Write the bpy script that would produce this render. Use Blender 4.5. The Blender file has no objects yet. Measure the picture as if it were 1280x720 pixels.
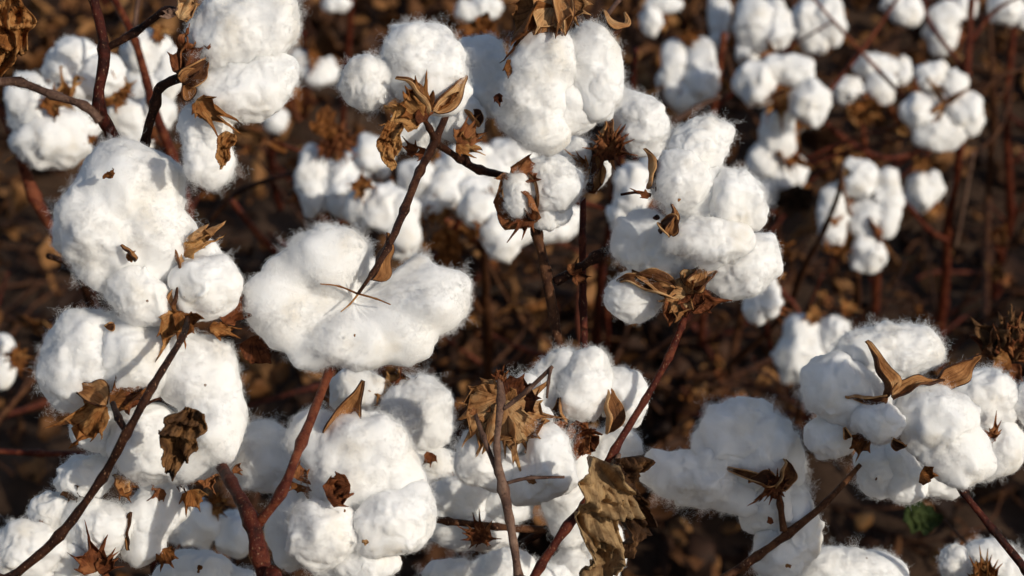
import bpy, bmesh, math, random
import numpy as np
from mathutils import Vector, Matrix

R = math.radians
SC = bpy.context.scene
COL = SC.collection
rng = np.random.default_rng(11)
random.seed(5)

# ------------------------------------------------------------------ camera
CAM = np.array([0.0, 0.0, 1.10]); PITCH = R(25.0); HFOV = R(25.0)
FWD = np.array([0.0, math.cos(PITCH), -math.sin(PITCH)])
RGT = np.array([1.0, 0.0, 0.0])
UPV = np.array([0.0, math.sin(PITCH), math.cos(PITCH)])
WID = 2 * math.tan(HFOV / 2)
FRAME = np.stack([RGT, UPV, -FWD], 1)          # columns: across, up, towards the lens


def px(depth):                                 # metres per photo pixel at a distance
    return depth * WID / 1280.0


def at(x, y, depth):                           # a point of the place from where it shows and how far it is
    return CAM + depth * (FWD + RGT * ((x - 640) / 1280 * WID) + UPV * ((360 - y) / 1280 * WID))


SUN_EL, SUN_AZ = R(27.0), R(134.0)             # azimuth clockwise from +Y (the way the lens looks)
SUNV = np.array([math.sin(SUN_AZ) * math.cos(SUN_EL), math.cos(SUN_AZ) * math.cos(SUN_EL), math.sin(SUN_EL)])


# ------------------------------------------------------------------ noise
def _hash(ix, iy, iz, seed):
    h = (ix * 374761393 + iy * 668265263 + iz * 2147483647 + seed * 974634777) & 0xFFFFFFFF
    h = ((h ^ (h >> 13)) * 1274126177) & 0xFFFFFFFF
    h = ((h ^ (h >> 16)) * 2246822519) & 0xFFFFFFFF
    return ((h ^ (h >> 15)) & 0xFFFFFF) / float(0xFFFFFF) * 2 - 1


def vnoise(p, seed=0):
    p = np.asarray(p, float)
    i = np.floor(p).astype(np.int64); f = p - i; u = f * f * f * (f * (f * 6 - 15) + 10)
    out = 0
    for dx in (0, 1):
        for dy in (0, 1):
            for dz in (0, 1):
                w = (u[:, 0] if dx else 1 - u[:, 0]) * (u[:, 1] if dy else 1 - u[:, 1]) * (u[:, 2] if dz else 1 - u[:, 2])
                out = out + w * _hash(i[:, 0] + dx, i[:, 1] + dy, i[:, 2] + dz, seed)
    return out


def fbm(p, seed=0, octv=4, gain=0.5):
    s, a = 0, 1.0
    p = np.asarray(p, float)
    for o in range(octv):
        s = s + a * vnoise(p * 2 ** o + 17.3 * o, seed + o); a *= gain
    return s


_ICO = {}
def ico(n):
    if n not in _ICO:
        bm = bmesh.new(); bmesh.ops.create_icosphere(bm, subdivisions=n, radius=1)
        _ICO[n] = (np.array([v.co[:] for v in bm.verts]), [tuple(v.index for v in f.verts) for f in bm.faces])
        bm.free()
    v, f = _ICO[n]
    v = v / np.linalg.norm(v, axis=1)[:, None]
    return v, f


def mesh_obj(name, verts, faces, mats, parent=None, smooth=True, mat_idx=None, uv=None):
    me = bpy.data.meshes.new(name)
    me.from_pydata([tuple(map(float, v)) for v in verts], [], faces)
    for m in (mats if isinstance(mats, (list, tuple)) else [mats]):
        me.materials.append(m)
    if smooth:
        me.polygons.foreach_set('use_smooth', np.ones(len(me.polygons), bool))
    if mat_idx is not None:
        me.polygons.foreach_set('material_index', np.array(mat_idx, np.int32))
    if uv is not None:
        lay = me.uv_layers.new(name='UVMap')
        vi = np.empty(len(me.loops), np.int32); me.loops.foreach_get('vertex_index', vi)
        lay.data.foreach_set('uv', np.asarray(uv, float)[vi].ravel())
    me.update()
    o = bpy.data.objects.new(name, me)
    COL.objects.link(o)
    if parent is not None:
        o.parent = parent
    return o


def empty(name, loc, parent=None):
    o = bpy.data.objects.new(name, None); COL.objects.link(o)
    o.empty_display_size = 0.02
    o.location = tuple(map(float, loc))
    if parent is not None:
        o.parent = parent
    return o


def wpos(o):                                   # world position of an unrotated chain of empties
    p = np.zeros(3)
    while o is not None:
        p += np.array(o.location); o = o.parent
    return p


def plant(name, label, cat, group, base):
    o = empty(name, base)
    o['label'] = label; o['category'] = cat
    if group:
        o['group'] = group
    return o
# ------------------------------------------------------------------ materials
def new_mat(name):
    m = bpy.data.materials.new(name); m.use_nodes = True
    nt = m.node_tree; nt.nodes.clear()
    out = nt.nodes.new('ShaderNodeOutputMaterial')
    return m, nt, out


def N(nt, kind, **kw):
    n = nt.nodes.new('ShaderNode' + kind)
    for k, v in kw.items():
        if k in n.inputs:
            n.inputs[k].default_value = v
        else:
            setattr(n, k, v)
    return n


def ramp(nt, stops, fac):
    r = nt.nodes.new('ShaderNodeValToRGB')
    el = r.color_ramp.elements
    while len(el) < len(stops):
        el.new(0.5)
    for e, (p, c) in zip(el, stops):
        e.position = p; e.color = (*c, 1)
    nt.links.new(fac, r.inputs['Fac'])
    return r


def mat_lint():
    m, nt, out = new_mat('cotton_lint')
    tc = N(nt, 'TexCoord')
    n1 = N(nt, 'TexNoise', Scale=55.0, Detail=3.0)
    nt.links.new(tc.outputs['Object'], n1.inputs['Vector'])
    col = ramp(nt, [(0.26, (0.78, 0.73, 0.65)), (0.42, (0.86, 0.845, 0.82)), (0.62, (0.90, 0.895, 0.885))], n1.outputs['Fac'])
    vo = N(nt, 'TexVoronoi', Scale=150.0); nt.links.new(tc.outputs['Object'], vo.inputs['Vector'])       # crumbs of leaf in the lint
    lt = N(nt, 'Math', operation='LESS_THAN'); lt.inputs[1].default_value = 0.085; nt.links.new(vo.outputs['Distance'], lt.inputs[0])
    sx = N(nt, 'SeparateColor'); nt.links.new(vo.outputs['Color'], sx.inputs[0])
    gt = N(nt, 'Math', operation='GREATER_THAN'); gt.inputs[1].default_value = 0.965; nt.links.new(sx.outputs[0], gt.inputs[0])
    mm = N(nt, 'Math', operation='MULTIPLY'); nt.links.new(lt.outputs[0], mm.inputs[0]); nt.links.new(gt.outputs[0], mm.inputs[1])
    mk = N(nt, 'MixRGB'); nt.links.new(mm.outputs[0], mk.inputs[0]); nt.links.new(col.outputs['Color'], mk.inputs[1]); mk.inputs[2].default_value = (0.16, 0.08, 0.035, 1)
    n2 = N(nt, 'TexNoise', Scale=900.0, Detail=4.0, Roughness=0.7, Distortion=1.5)
    mp = N(nt, 'Mapping'); mp.inputs['Scale'].default_value = (1.0, 0.35, 0.6)
    nt.links.new(tc.outputs['Object'], mp.inputs['Vector']); nt.links.new(mp.outputs[0], n2.inputs['Vector'])
    bp = N(nt, 'Bump', Strength=0.22, Distance=0.0012)
    nt.links.new(n2.outputs['Fac'], bp.inputs['Height'])
    b = N(nt, 'BsdfPrincipled', Roughness=1.0)
    b.inputs['Specular IOR Level'].default_value = 0.05
    b.inputs['Subsurface Weight'].default_value = 0.6
    b.inputs['Subsurface Radius'].default_value = (1.0, 0.95, 0.9)
    b.inputs['Subsurface Scale'].default_value = 0.004
    nt.links.new(mk.outputs[0], b.inputs['Base Color'])
    nt.links.new(bp.outputs['Normal'], b.inputs['Normal'])
    nt.links.new(b.outputs[0], out.inputs['Surface'])
    return m


def mat_fibre():
    m, nt, out = new_mat('cotton_fibre')
    d = N(nt, 'BsdfDiffuse'); d.inputs['Color'].default_value = (0.91, 0.905, 0.895, 1)
    t = N(nt, 'BsdfTranslucent'); t.inputs['Color'].default_value = (0.91, 0.905, 0.895, 1)
    mx = N(nt, 'MixShader'); mx.inputs[0].default_value = 0.45
    nt.links.new(d.outputs[0], mx.inputs[1]); nt.links.new(t.outputs[0], mx.inputs[2])
    nt.links.new(mx.outputs[0], out.inputs['Surface'])
    return m


def mat_dry(name, dark, mid, light, trans=0.25, scale=90.0, spots=True, veins=0.8, rough=0.58, spec=0.14, flecks=False):
    """dry plant tissue: veined, blotched, a little light comes through"""
    m, nt, out = new_mat(name)
    tc = N(nt, 'TexCoord'); oi = N(nt, 'ObjectInfo')
    add = N(nt, 'VectorMath', operation='ADD')
    sc = N(nt, 'VectorMath', operation='SCALE'); sc.inputs['Scale'].default_value = 7.0
    nt.links.new(oi.outputs['Random'], sc.inputs[0])
    nt.links.new(tc.outputs['Object'], add.inputs[0]); nt.links.new(sc.outputs[0], add.inputs[1])
    n1 = N(nt, 'TexNoise', Scale=scale, Detail=6.0, Roughness=0.65, Distortion=0.6)
    nt.links.new(add.outputs[0], n1.inputs['Vector'])
    ad = N(nt, 'Math', operation='MULTIPLY_ADD'); ad.inputs[1].default_value = 0.26; ad.inputs[2].default_value = -0.13
    nt.links.new(oi.outputs['Random'], ad.inputs[0])
    sm = N(nt, 'Math', operation='ADD')
    nt.links.new(n1.outputs['Fac'], sm.inputs[0]); nt.links.new(ad.outputs[0], sm.inputs[1])
    col = ramp(nt, [(0.28, dark), (0.5, mid), (0.72, light)], sm.outputs[0])
    last = col.outputs['Color']
    if spots:
        n3 = N(nt, 'TexNoise', Scale=scale * 5, Detail=2.0)
        nt.links.new(add.outputs[0], n3.inputs['Vector'])
        rp = ramp(nt, [(0.60, (1, 1, 1)), (0.72, (0.35, 0.28, 0.25))], n3.outputs['Fac'])
        mu = N(nt, 'MixRGB', blend_type='MULTIPLY'); mu.inputs[0].default_value = 0.8
        nt.links.new(last, mu.inputs[1]); nt.links.new(rp.outputs['Color'], mu.inputs[2]); last = mu.outputs[0]
    if flecks:                                   # pale lenticels on the bark
        n5 = N(nt, 'TexNoise', Scale=1400.0, Detail=1.0)
        mp5 = N(nt, 'Mapping'); mp5.inputs['Scale'].default_value = (1.0, 1.0, .45)
        nt.links.new(tc.outputs['Object'], mp5.inputs['Vector']); nt.links.new(mp5.outputs[0], n5.inputs['Vector'])
        r5 = ramp(nt, [(0.66, (0, 0, 0)), (0.74, (1, 1, 1))], n5.outputs['Fac'])
        m5 = N(nt, 'MixRGB'); nt.links.new(r5.outputs['Color'], m5.inputs[0])
        nt.links.new(last, m5.inputs[1]); m5.inputs[2].default_value = (0.24, 0.13, 0.075, 1); last = m5.outputs[0]
    n2 = N(nt, 'TexNoise', Scale=scale * 9, Detail=4.0, Roughness=0.7)
    nt.links.new(add.outputs[0], n2.inputs['Vector'])
    hsrc = n2.outputs['Fac']
    if veins:                                    # fibres running out from the stalk
        mp = N(nt, 'Mapping'); mp.inputs['Scale'].default_value = (26.0, 2.2, 1.0)
        nt.links.new(tc.outputs['UV'], mp.inputs['Vector'])
        n4 = N(nt, 'TexNoise', Scale=1.0, Detail=3.0, Roughness=0.6, Distortion=0.5)
        nt.links.new(mp.outputs[0], n4.inputs['Vector'])
        r4 = ramp(nt, [(0.34, (0.42, 0.36, 0.32)), (0.50, (1, 1, 1)), (0.70, (1.25, 1.2, 1.15))], n4.outputs['Fac'])
        m4 = N(nt, 'MixRGB', blend_type='MULTIPLY'); m4.inputs[0].default_value = veins
        nt.links.new(last, m4.inputs[1]); nt.links.new(r4.outputs['Color'], m4.inputs[2]); last = m4.outputs[0]
        hs = N(nt, 'Math', operation='ADD')
        nt.links.new(n2.outputs['Fac'], hs.inputs[0]); nt.links.new(n4.outputs['Fac'], hs.inputs[1]); hsrc = hs.outputs[0]
    bp = N(nt, 'Bump', Strength=0.6, Distance=0.0010)
    nt.links.new(hsrc, bp.inputs['Height'])
    b = N(nt, 'BsdfPrincipled', Roughness=rough)
    b.inputs['Specular IOR Level'].default_value = spec
    nt.links.new(last, b.inputs['Base Color']); nt.links.new(bp.outputs['Normal'], b.inputs['Normal'])
    if trans > 0:
        t = N(nt, 'BsdfTranslucent'); nt.links.new(last, t.inputs['Color'])
        mx = N(nt, 'MixShader'); mx.inputs[0].default_value = trans
        nt.links.new(b.outputs[0], mx.inputs[1]); nt.links.new(t.outputs[0], mx.inputs[2])
        nt.links.new(mx.outputs[0], out.inputs['Surface'])
    else:
        nt.links.new(b.outputs[0], out.inputs['Surface'])
    return m


def mat_soil():
    m, nt, out = new_mat('field_soil')
    tc = N(nt, 'TexCoord')
    n1 = N(nt, 'TexNoise', Scale=9.0, Detail=8.0, Roughness=0.65)
    nt.links.new(tc.outputs['Object'], n1.inputs['Vector'])
    col = ramp(nt, [(0.3, (0.036, 0.021, 0.013)), (0.55, (0.085, 0.050, 0.032)), (0.75, (0.16, 0.10, 0.065))], n1.outputs['Fac'])
    n2 = N(nt, 'TexNoise', Scale=120.0, Detail=5.0, Roughness=0.7)
    nt.links.new(tc.outputs['Object'], n2.inputs['Vector'])
    bp = N(nt, 'Bump', Strength=0.8, Distance=0.008)
    nt.links.new(n2.outputs['Fac'], bp.inputs['Height'])
    b = N(nt, 'BsdfPrincipled', Roughness=0.95)
    b.inputs['Specular IOR Level'].default_value = 0.1
    nt.links.new(col.outputs['Color'], b.inputs['Base Color']); nt.links.new(bp.outputs['Normal'], b.inputs['Normal'])
    nt.links.new(b.outputs[0], out.inputs['Surface'])
    return m


M_LINT = mat_lint()
M_FIBRE = mat_fibre()
M_BRACT = mat_dry('dry_bract', (0.085, 0.028, 0.009), (0.36, 0.140, 0.040), (0.60, 0.33, 0.125), trans=0.3)
M_BRACT_RED = mat_dry('red_brown_bract', (0.050, 0.015, 0.008), (0.22, 0.070, 0.026), (0.44, 0.19, 0.075))
M_BRACT_PALE = mat_dry('papery_bract', (0.13, 0.050, 0.018), (0.42, 0.200, 0.075), (0.64, 0.42, 0.21), trans=0.3, veins=0.9)
M_GREEN = mat_dry('green_leaf', (0.010, 0.018, 0.006), (0.022, 0.040, 0.012), (0.05, 0.07, 0.02), trans=0.2)
M_BUR_OUT = mat_dry('bur_outside', (0.022, 0.009, 0.005), (0.070, 0.026, 0.011), (0.20, 0.085, 0.03), trans=0.0)
M_BUR_IN = mat_dry('bur_inside', (0.24, 0.10, 0.035), (0.50, 0.245, 0.095), (0.68, 0.44, 0.22), trans=0.2, spots=False)
M_LEAF = mat_dry('dead_leaf', (0.050, 0.026, 0.013), (0.24, 0.138, 0.064), (0.48, 0.32, 0.16), trans=0.2, scale=75, veins=0.45)
M_LEAF_DARK = mat_dry('dark_dead_leaf', (0.022, 0.011, 0.006), (0.085, 0.040, 0.018), (0.26, 0.13, 0.05), trans=0.15, scale=80, veins=0.4)
M_STEM_RED = mat_dry('red_stem_bark', (0.014, 0.004, 0.003), (0.075, 0.014, 0.008), (0.19, 0.055, 0.024), trans=0.0, scale=130, veins=0, spec=0.12, flecks=True, rough=0.45)
M_STEM = mat_dry('brown_stem_bark', (0.010, 0.004, 0.003), (0.045, 0.016, 0.008), (0.13, 0.055, 0.024), trans=0.0, scale=130, veins=0, spec=0.12, flecks=True, rough=0.5)
M_STEM_PALE = mat_dry('weathered_twig_bark', (0.04, 0.022, 0.018), (0.13, 0.072, 0.052), (0.27, 0.17, 0.12), trans=0.0, scale=130, veins=0, spec=0.12, flecks=True, rough=0.6)
M_SOIL = mat_soil()
# ------------------------------------------------------------------ lint
def sdf_blobs(P, blobs, k):
    """smooth union of turned ellipsoids; P (n,3) in the across/up/towards frame, metres"""
    acc = np.zeros(len(P))
    for (c, r, a) in blobs:
        q = P - c
        ca, sa = math.cos(a), math.sin(a)
        q = np.stack([q[:, 0] * ca + q[:, 1] * sa, -q[:, 0] * sa + q[:, 1] * ca, q[:, 2]], 1)
        k0 = np.linalg.norm(q / r, axis=1); k1 = np.linalg.norm(q / (r * r), axis=1) + 1e-9
        acc += np.exp(np.clip(-(k0 * (k0 - 1) / k1) / k, -60, 60))
    return -k * np.log(acc + 1e-30) + 0.6 * k


def lint_shape(blobs, sub, seed, lump=1.0, k=None):
    """outer skin of the union, pushed about by tufts; vertices in the frame's axes"""
    cs = np.array([b[0] for b in blobs]); vol = np.array([np.prod(b[1]) for b in blobs])
    c0 = (cs * vol[:, None]).sum(0) / vol.sum()
    d, f = ico(sub)
    ext = max(np.linalg.norm(b[0] - c0) + b[1].max() for b in blobs) * 1.15
    size = (vol.mean()) ** (1 / 3)
    k = k or size * (0.09 if len(blobs) < 12 else 0.17)
    rad = np.full(len(d), ext)
    act = np.arange(len(d))
    for _ in range(22):                          # walk inwards until the skin is met
        v = sdf_blobs(c0 + d[act] * rad[act][:, None], blobs, k)
        rad[act] = np.maximum(rad[act] - v * 0.85, ext * 0.02)
        act = act[np.abs(v) > size * 0.004]
        if len(act) == 0:
            break
    P = c0 + d * rad[:, None]
    w = P / size
    warp = np.stack([vnoise(w * 1.7 + 9, seed + 50), vnoise(w * 1.7 + 31, seed + 51), vnoise(w * 1.7 + 57, seed + 52)], 1)
    n = 0.13 * vnoise(w * 1.25 + warp * 0.3, seed) + 0.05 * vnoise(w * 2.6 + warp * 0.8, seed + 1)
    n -= 0.075 * np.exp(-(vnoise(w * 0.95 + warp * 0.35, seed + 20) / 0.13) ** 2)      # creases between folds
    n -= 0.022 * np.exp(-(vnoise(w * 2.1 + warp * 0.5, seed + 21) / 0.14) ** 2)
    n += 0.013 * (1 - 2 * np.abs(vnoise(w * 4.5 + warp * 1.1, seed + 2))) + 0.008 * vnoise(w * 9 + warp * 2.2, seed + 3)
    n += 0.004 * vnoise(w * 19 + warp * 4, seed + 4)
    n += 0.30 * np.maximum(0, vnoise(w * 1.5 + warp * 0.4, seed + 30) - 0.42)             # tufts that stand out, pulled
    P = P + d * (n * lump * size * np.clip(rad / size, 0.3, 1.0))[:, None]
    w = P / size
    P = P + size * 0.17 * lump * np.stack([vnoise(w * 0.9, seed + 60), vnoise(w * 0.9, seed + 61), vnoise(w * 0.9, seed + 62)], 1)
    return P, f


def blobs_of(spec, c_px, depth, seed, bumps=True):
    """spec: (x, y, dz, a, b, angle) in photo pixels at the boll's distance -> ellipsoids in the frame"""
    r = np.random.default_rng(seed)
    s = px(depth)
    out = []
    for t_ in spec:
        x, y, dz, a, b, ang = t_[:6]
        p = FRAME.T @ (at(x, y, depth - dz * s) - c_px)
        cdep = (0.55 * min(a, b) + 0.35 * (a + b) / 2)
        cdep *= t_[6] if len(t_) > 6 else 1.0     # how deep it is against its width
        A = np.array([a, b, cdep]) * s
        th = R(ang)
        out.append((p, A * (0.99 if bumps else 1.0), th))
        if bumps:
            m = 7
            for i in range(m):
                v = r.normal(size=3); v /= np.linalg.norm(v)
                q = v * A * r.uniform(0.38, 0.54)
                q = np.array([q[0] * math.cos(th) - q[1] * math.sin(th), q[0] * math.sin(th) + q[1] * math.cos(th), q[2]])
                rr = (A.min() * 0.6 + A.mean() * 0.4) * r.uniform(0.48, 0.60)
                out.append((p + q, np.array([rr, rr, rr]) * r.uniform(0.85, 1.15, 3), 0.0))
    return out


def fuzz(o, area_mm2, dense=1.0, length=0.0038, thick=1.0, wisps=False):
    mod = o.modifiers.new('fuzz', 'PARTICLE_SYSTEM')
    ps = o.particle_systems[0].settings
    ps.type = 'HAIR'; ps.count = max(40, int(area_mm2 * 0.50 * dense))
    ps.hair_length = length; ps.hair_step = 4
    ps.emit_from = 'FACE'; ps.use_emit_random = True; ps.distribution = 'RAND'
    ps.use_advanced_hair = True
    ps.normal_factor = 0.02 * length; ps.factor_random = 0.165 * length
    ps.child_type = 'INTERPOLATED'
    ps.rendered_child_count = 2; ps.child_percent = 1
    ps.child_length = 1.0; ps.child_length_threshold = 0.6
    ps.roughness_1 = 0.0003; ps.roughness_1_size = 0.003
    ps.roughness_2 = 0.0020; ps.roughness_2_size = 0.0025; ps.roughness_2_threshold = 0.0
    ps.roughness_endpoint = 0.0015; ps.roughness_end_shape = 1.0
    ps.render_step = 4; ps.display_step = 2
    ps.use_hair_bspline = False
    ps.radius_scale = 0.01; ps.root_radius = 0.0030 * thick; ps.tip_radius = 0.0014 * thick
    ps.shape = 0.0
    ps.material = 2
    n = len(o.data.vertices); co = np.empty(n * 3); o.data.vertices.foreach_get('co', co)
    wt = np.clip(0.55 + 1.05 * vnoise(co.reshape(-1, 3) * 85 + o.location[0] * 50, 5), 0.22, 1.0)
    vg = o.vertex_groups.new(name='loose')
    for lev in range(8):                         # eight steps of looseness
        idx = np.nonzero((wt * 8).astype(int).clip(0, 7) == lev)[0]
        if len(idx):
            vg.add(idx.tolist(), (lev + .5) / 8, 'REPLACE')
    o.particle_systems[0].vertex_group_length = 'loose'
    if wisps:                                    # a few long loose fibres stand off the surface
        o.modifiers.new('wisps', 'PARTICLE_SYSTEM')
        w = o.particle_systems[1].settings
        w.type = 'HAIR'; w.count = max(20, int(area_mm2 * 0.03)); w.hair_length = .01; w.hair_step = 4
        w.emit_from = 'FACE'; w.use_emit_random = True; w.distribution = 'RAND'; w.use_advanced_hair = True
        w.normal_factor = .0004; w.factor_random = .0016
        w.child_type = 'INTERPOLATED'; w.rendered_child_count = 2; w.child_percent = 1
        w.roughness_2 = 0.005; w.roughness_2_size = 0.004; w.roughness_2_threshold = 0.0; w.roughness_endpoint = .003
        w.render_step = 5; w.display_step = 2
        w.radius_scale = 0.01; w.root_radius = 0.0032; w.tip_radius = 0.0016; w.material = 2
        o.particle_systems[1].vertex_group_density = 'loose'; o.particle_systems[1].vertex_group_length = 'loose'
        o.particle_systems[1].seed = int(rng.integers(1, 9999))
    o.particle_systems[0].seed = int(rng.integers(1, 9999))
    return ps


def lock(parent, c_world, spec, depth, seed, sub=5, dense=1.0, lump=1.0, length=0.0038, bumps=True, name='lint_lock', k=None, thick=1.0):
    bl = blobs_of(spec, c_world, depth, seed, bumps)
    P, f = lint_shape(bl, sub, seed, lump, k)
    V = P @ FRAME.T + (c_world - wpos(parent))
    o = mesh_obj(name, V, f, [M_LINT, M_FIBRE], parent)
    if dense > 0:
        a = sum(4 * math.pi * ((s[3] * s[4]) * 1.0) for s in spec) * (px(depth) * 1000) ** 2 * 0.8
        fuzz(o, a, dense, length, thick, wisps=dense >= .7)
    return o
# ------------------------------------------------------------------ bracts, burs, leaves, stems
class Boll:
    def __init__(self, o, D, sd):
        self.o, self.D, self.sd = o, D, sd


_seed = [100]
def nseed():
    _seed[0] += 7
    return _seed[0]


def boll(pl, D, locks, sub=5, dense=1.0, lump=1.0, length=0.0038, label=None, thick=1.0, rough=True, haze_fibres=True):
    flat = [t for l in locks for t in (l if isinstance(l, list) else [l])]
    cx = sum(t[0] for t in flat) / len(flat); cy = sum(t[1] for t in flat) / len(flat)
    c = at(cx, cy, D)
    o = empty('cotton_boll', c - wpos(pl), pl)
    if label:
        o['label'] = label
    for l in locks:
        sp = l if isinstance(l, list) else [l]
        lock(o, c, sp, D, nseed(), sub=sub, dense=dense, lump=lump, length=length, thick=thick)
    return Boll(o, D, nseed())


def frame_of(par, D, p0, p1, roll):
    s = px(D)
    B = at(p0[0], p0[1], D - p0[2] * s); T = at(p1[0], p1[1], D - p1[2] * s)
    ax = T - B; L = np.linalg.norm(ax); ax = ax / L
    n = CAM - B; n = n - ax * n.dot(ax); n /= np.linalg.norm(n)
    side = np.cross(ax, n)
    cr, sr = math.cos(R(roll)), math.sin(R(roll))
    n2 = n * cr + side * sr; side2 = np.cross(ax, n2)
    return B - wpos(par), ax, side2, n2, L, s


def grid_faces(nu, nv, off=0):
    return [(off + i * nv + j, off + i * nv + j + 1, off + (i + 1) * nv + j + 1, off + (i + 1) * nv + j) for i in range(nu - 1) for j in range(nv - 1)]


def bend(u, h, phi):
    """lay length u and height h along an arc turning by phi over one unit"""
    if abs(phi) < 1e-3:
        return u, h
    r = 1 / phi
    return (r - h) * np.sin(phi * u), r - (r - h) * np.cos(phi * u)


def thicken(o, t, off=0):
    m = o.modifiers.new('thickness', 'SOLIDIFY'); m.thickness = t; m.offset = 0.0
    if off:
        m.material_offset = off; m.material_offset_rim = off
    return o


def parent_of(b):
    return b.o if isinstance(b, Boll) else b


def bract(b, p0, p1, w, D=None, mat=None, roll=0, teeth=8, depth=0.42, cup=0.35, curl=0.5, crumple=0.10, name='bract', spread=80):
    par = parent_of(b); D = D or b.D; sd = nseed(); r = np.random.default_rng(sd)
    O, ax, sx, nn, L, s = frame_of(par, D, p0, p1, roll)
    depth *= .72
    per = 8; nt = teeth * per + 1; nr = 13
    ar = np.arange(nt)
    th = np.linspace(-R(spread), R(spread), nt)
    tooth = np.minimum(ar // per, teeth - 1)
    tri = 1 - np.abs((ar - tooth * per) / per * 2 - 1)
    tl = 1 + r.uniform(-0.35, 0.12, teeth); tc_ = (np.arange(teeth) + 0.5) / teeth * 2 * R(spread) - R(spread)
    if r.random() < .5:
        tl[r.integers(0, teeth)] *= .6               # a broken tooth
    lean = r.normal(0, .10, teeth); lift = r.normal(0.05, .22, teeth)
    body = (1 - depth) * (0.82 + 0.10 * r.random())
    rad0 = 0.60 + 0.40 * np.cos(th * 0.95)
    V, LF = [], []
    W = w * s
    for i in range(nr):
        t = i / (nr - 1)
        k = max(0.0, (t - 0.5) / 0.5)                # 0 over the blade, 0..1 along the teeth
        if t <= .5:
            rr = rad0 * body * (0.03 + 0.97 * t / .5); thp = th
        else:
            rr = rad0 * (body + (tl[tooth] * (1.0) - body) * k * (0.12 + 0.88 * tri ** 0.8) + 0.0)
            nar = 1 - 0.90 * k ** 0.8                # the tooth narrows to its point
            thp = tc_[tooth] + (th - tc_[tooth]) * nar + lean[tooth] * k * k
        V.append(np.stack([np.sin(thp) * rr, np.cos(thp) * rr], 1)); LF.append(lift[tooth] * k * k)
    V = np.concatenate(V); LF = np.concatenate(LF)
    x = V[:, 0] / max(1e-6, np.abs(V[:, 0]).max()) * (W / 2) / L
    u = V[:, 1]
    q = np.stack([x * 5, u * 5, np.full(len(u), sd * 0.37)], 1)
    h = cup * (np.abs(x) ** 1.6) * 2.2 + crumple * vnoise(q, sd) * (0.2 + u) + crumple * 0.6 * vnoise(q * 2.3, sd + 1) * (0.2 + u) + LF * .6
    h += 0.035 * np.sin(np.arctan2(x, u + 1e-3) * teeth * 1.2) * np.clip(u, 0, 1)
    uu, hh = bend(u, h, -curl)
    Pw = O + np.outer(uu, ax) * L + np.outer(x, sx) * L + np.outer(hh, nn) * L
    o = mesh_obj(name, Pw, grid_faces(nr, nt), mat or M_BRACT, par, uv=np.stack([np.tile(np.linspace(0, 1, nt), nr) + sd * .13, np.repeat(np.linspace(0, 1, nr), nt)], 1))
    return thicken(o, 0.00035)


def valve(b, p0, p1, w, D=None, roll=0, cup=1.25, curl=0.5, name='bur_valve', pos=0.62, inside_front=True, mats=None):
    """one wall of the opened bur: a boat-shaped pointed shell"""
    par = parent_of(b); D = D or b.D; sd = nseed()
    O, ax, sx, nn, L, s = frame_of(par, D, p0, p1, roll)
    nu, nv = 18, 11
    u = np.repeat(np.linspace(0, 1, nu), nv); v = np.tile(np.linspace(-1, 1, nv), nu)
    hw = (w * s / 2 / L) * np.sin(np.pi * np.clip(u, 0, 1) ** pos) ** 0.95 * (1 - 0.42 * u) * (1 + .10 * np.sin(u * 9 + sd)) + 0.006
    x = v * hw
    h = cup * (v * v) * hw + 0.10 * vnoise(np.stack([x * 6, u * 4, np.full(len(u), sd * .7)], 1), sd)
    h += 0.02 * np.sin(v * 5 + u * 3) - 0.10 * np.clip(u - .8, 0, 1) / .2
    uu, hh = bend(u, h, -curl)
    Pw = O + np.outer(uu, ax) * L + np.outer(x, sx) * L + np.outer(hh, nn) * L
    mm = mats or ([M_BUR_IN, M_BUR_OUT] if inside_front else [M_BUR_OUT, M_BUR_IN])
    f = grid_faces(nu, nv)
    o = mesh_obj(name, Pw, f, mm, par, uv=np.stack([v * .35 + sd * .13, u], 1))
    # grid normals: make the first material face along +nn
    me = o.data; me.calc_loop_triangles()
    if sum(np.array(p.normal) @ nn for p in me.polygons) < 0:
        me.flip_normals()
    m = o.modifiers.new('thickness', 'SOLIDIFY'); m.thickness = 0.0006; m.offset = -1
    m.material_offset = 1; m.material_offset_rim = 1
    return o


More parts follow.
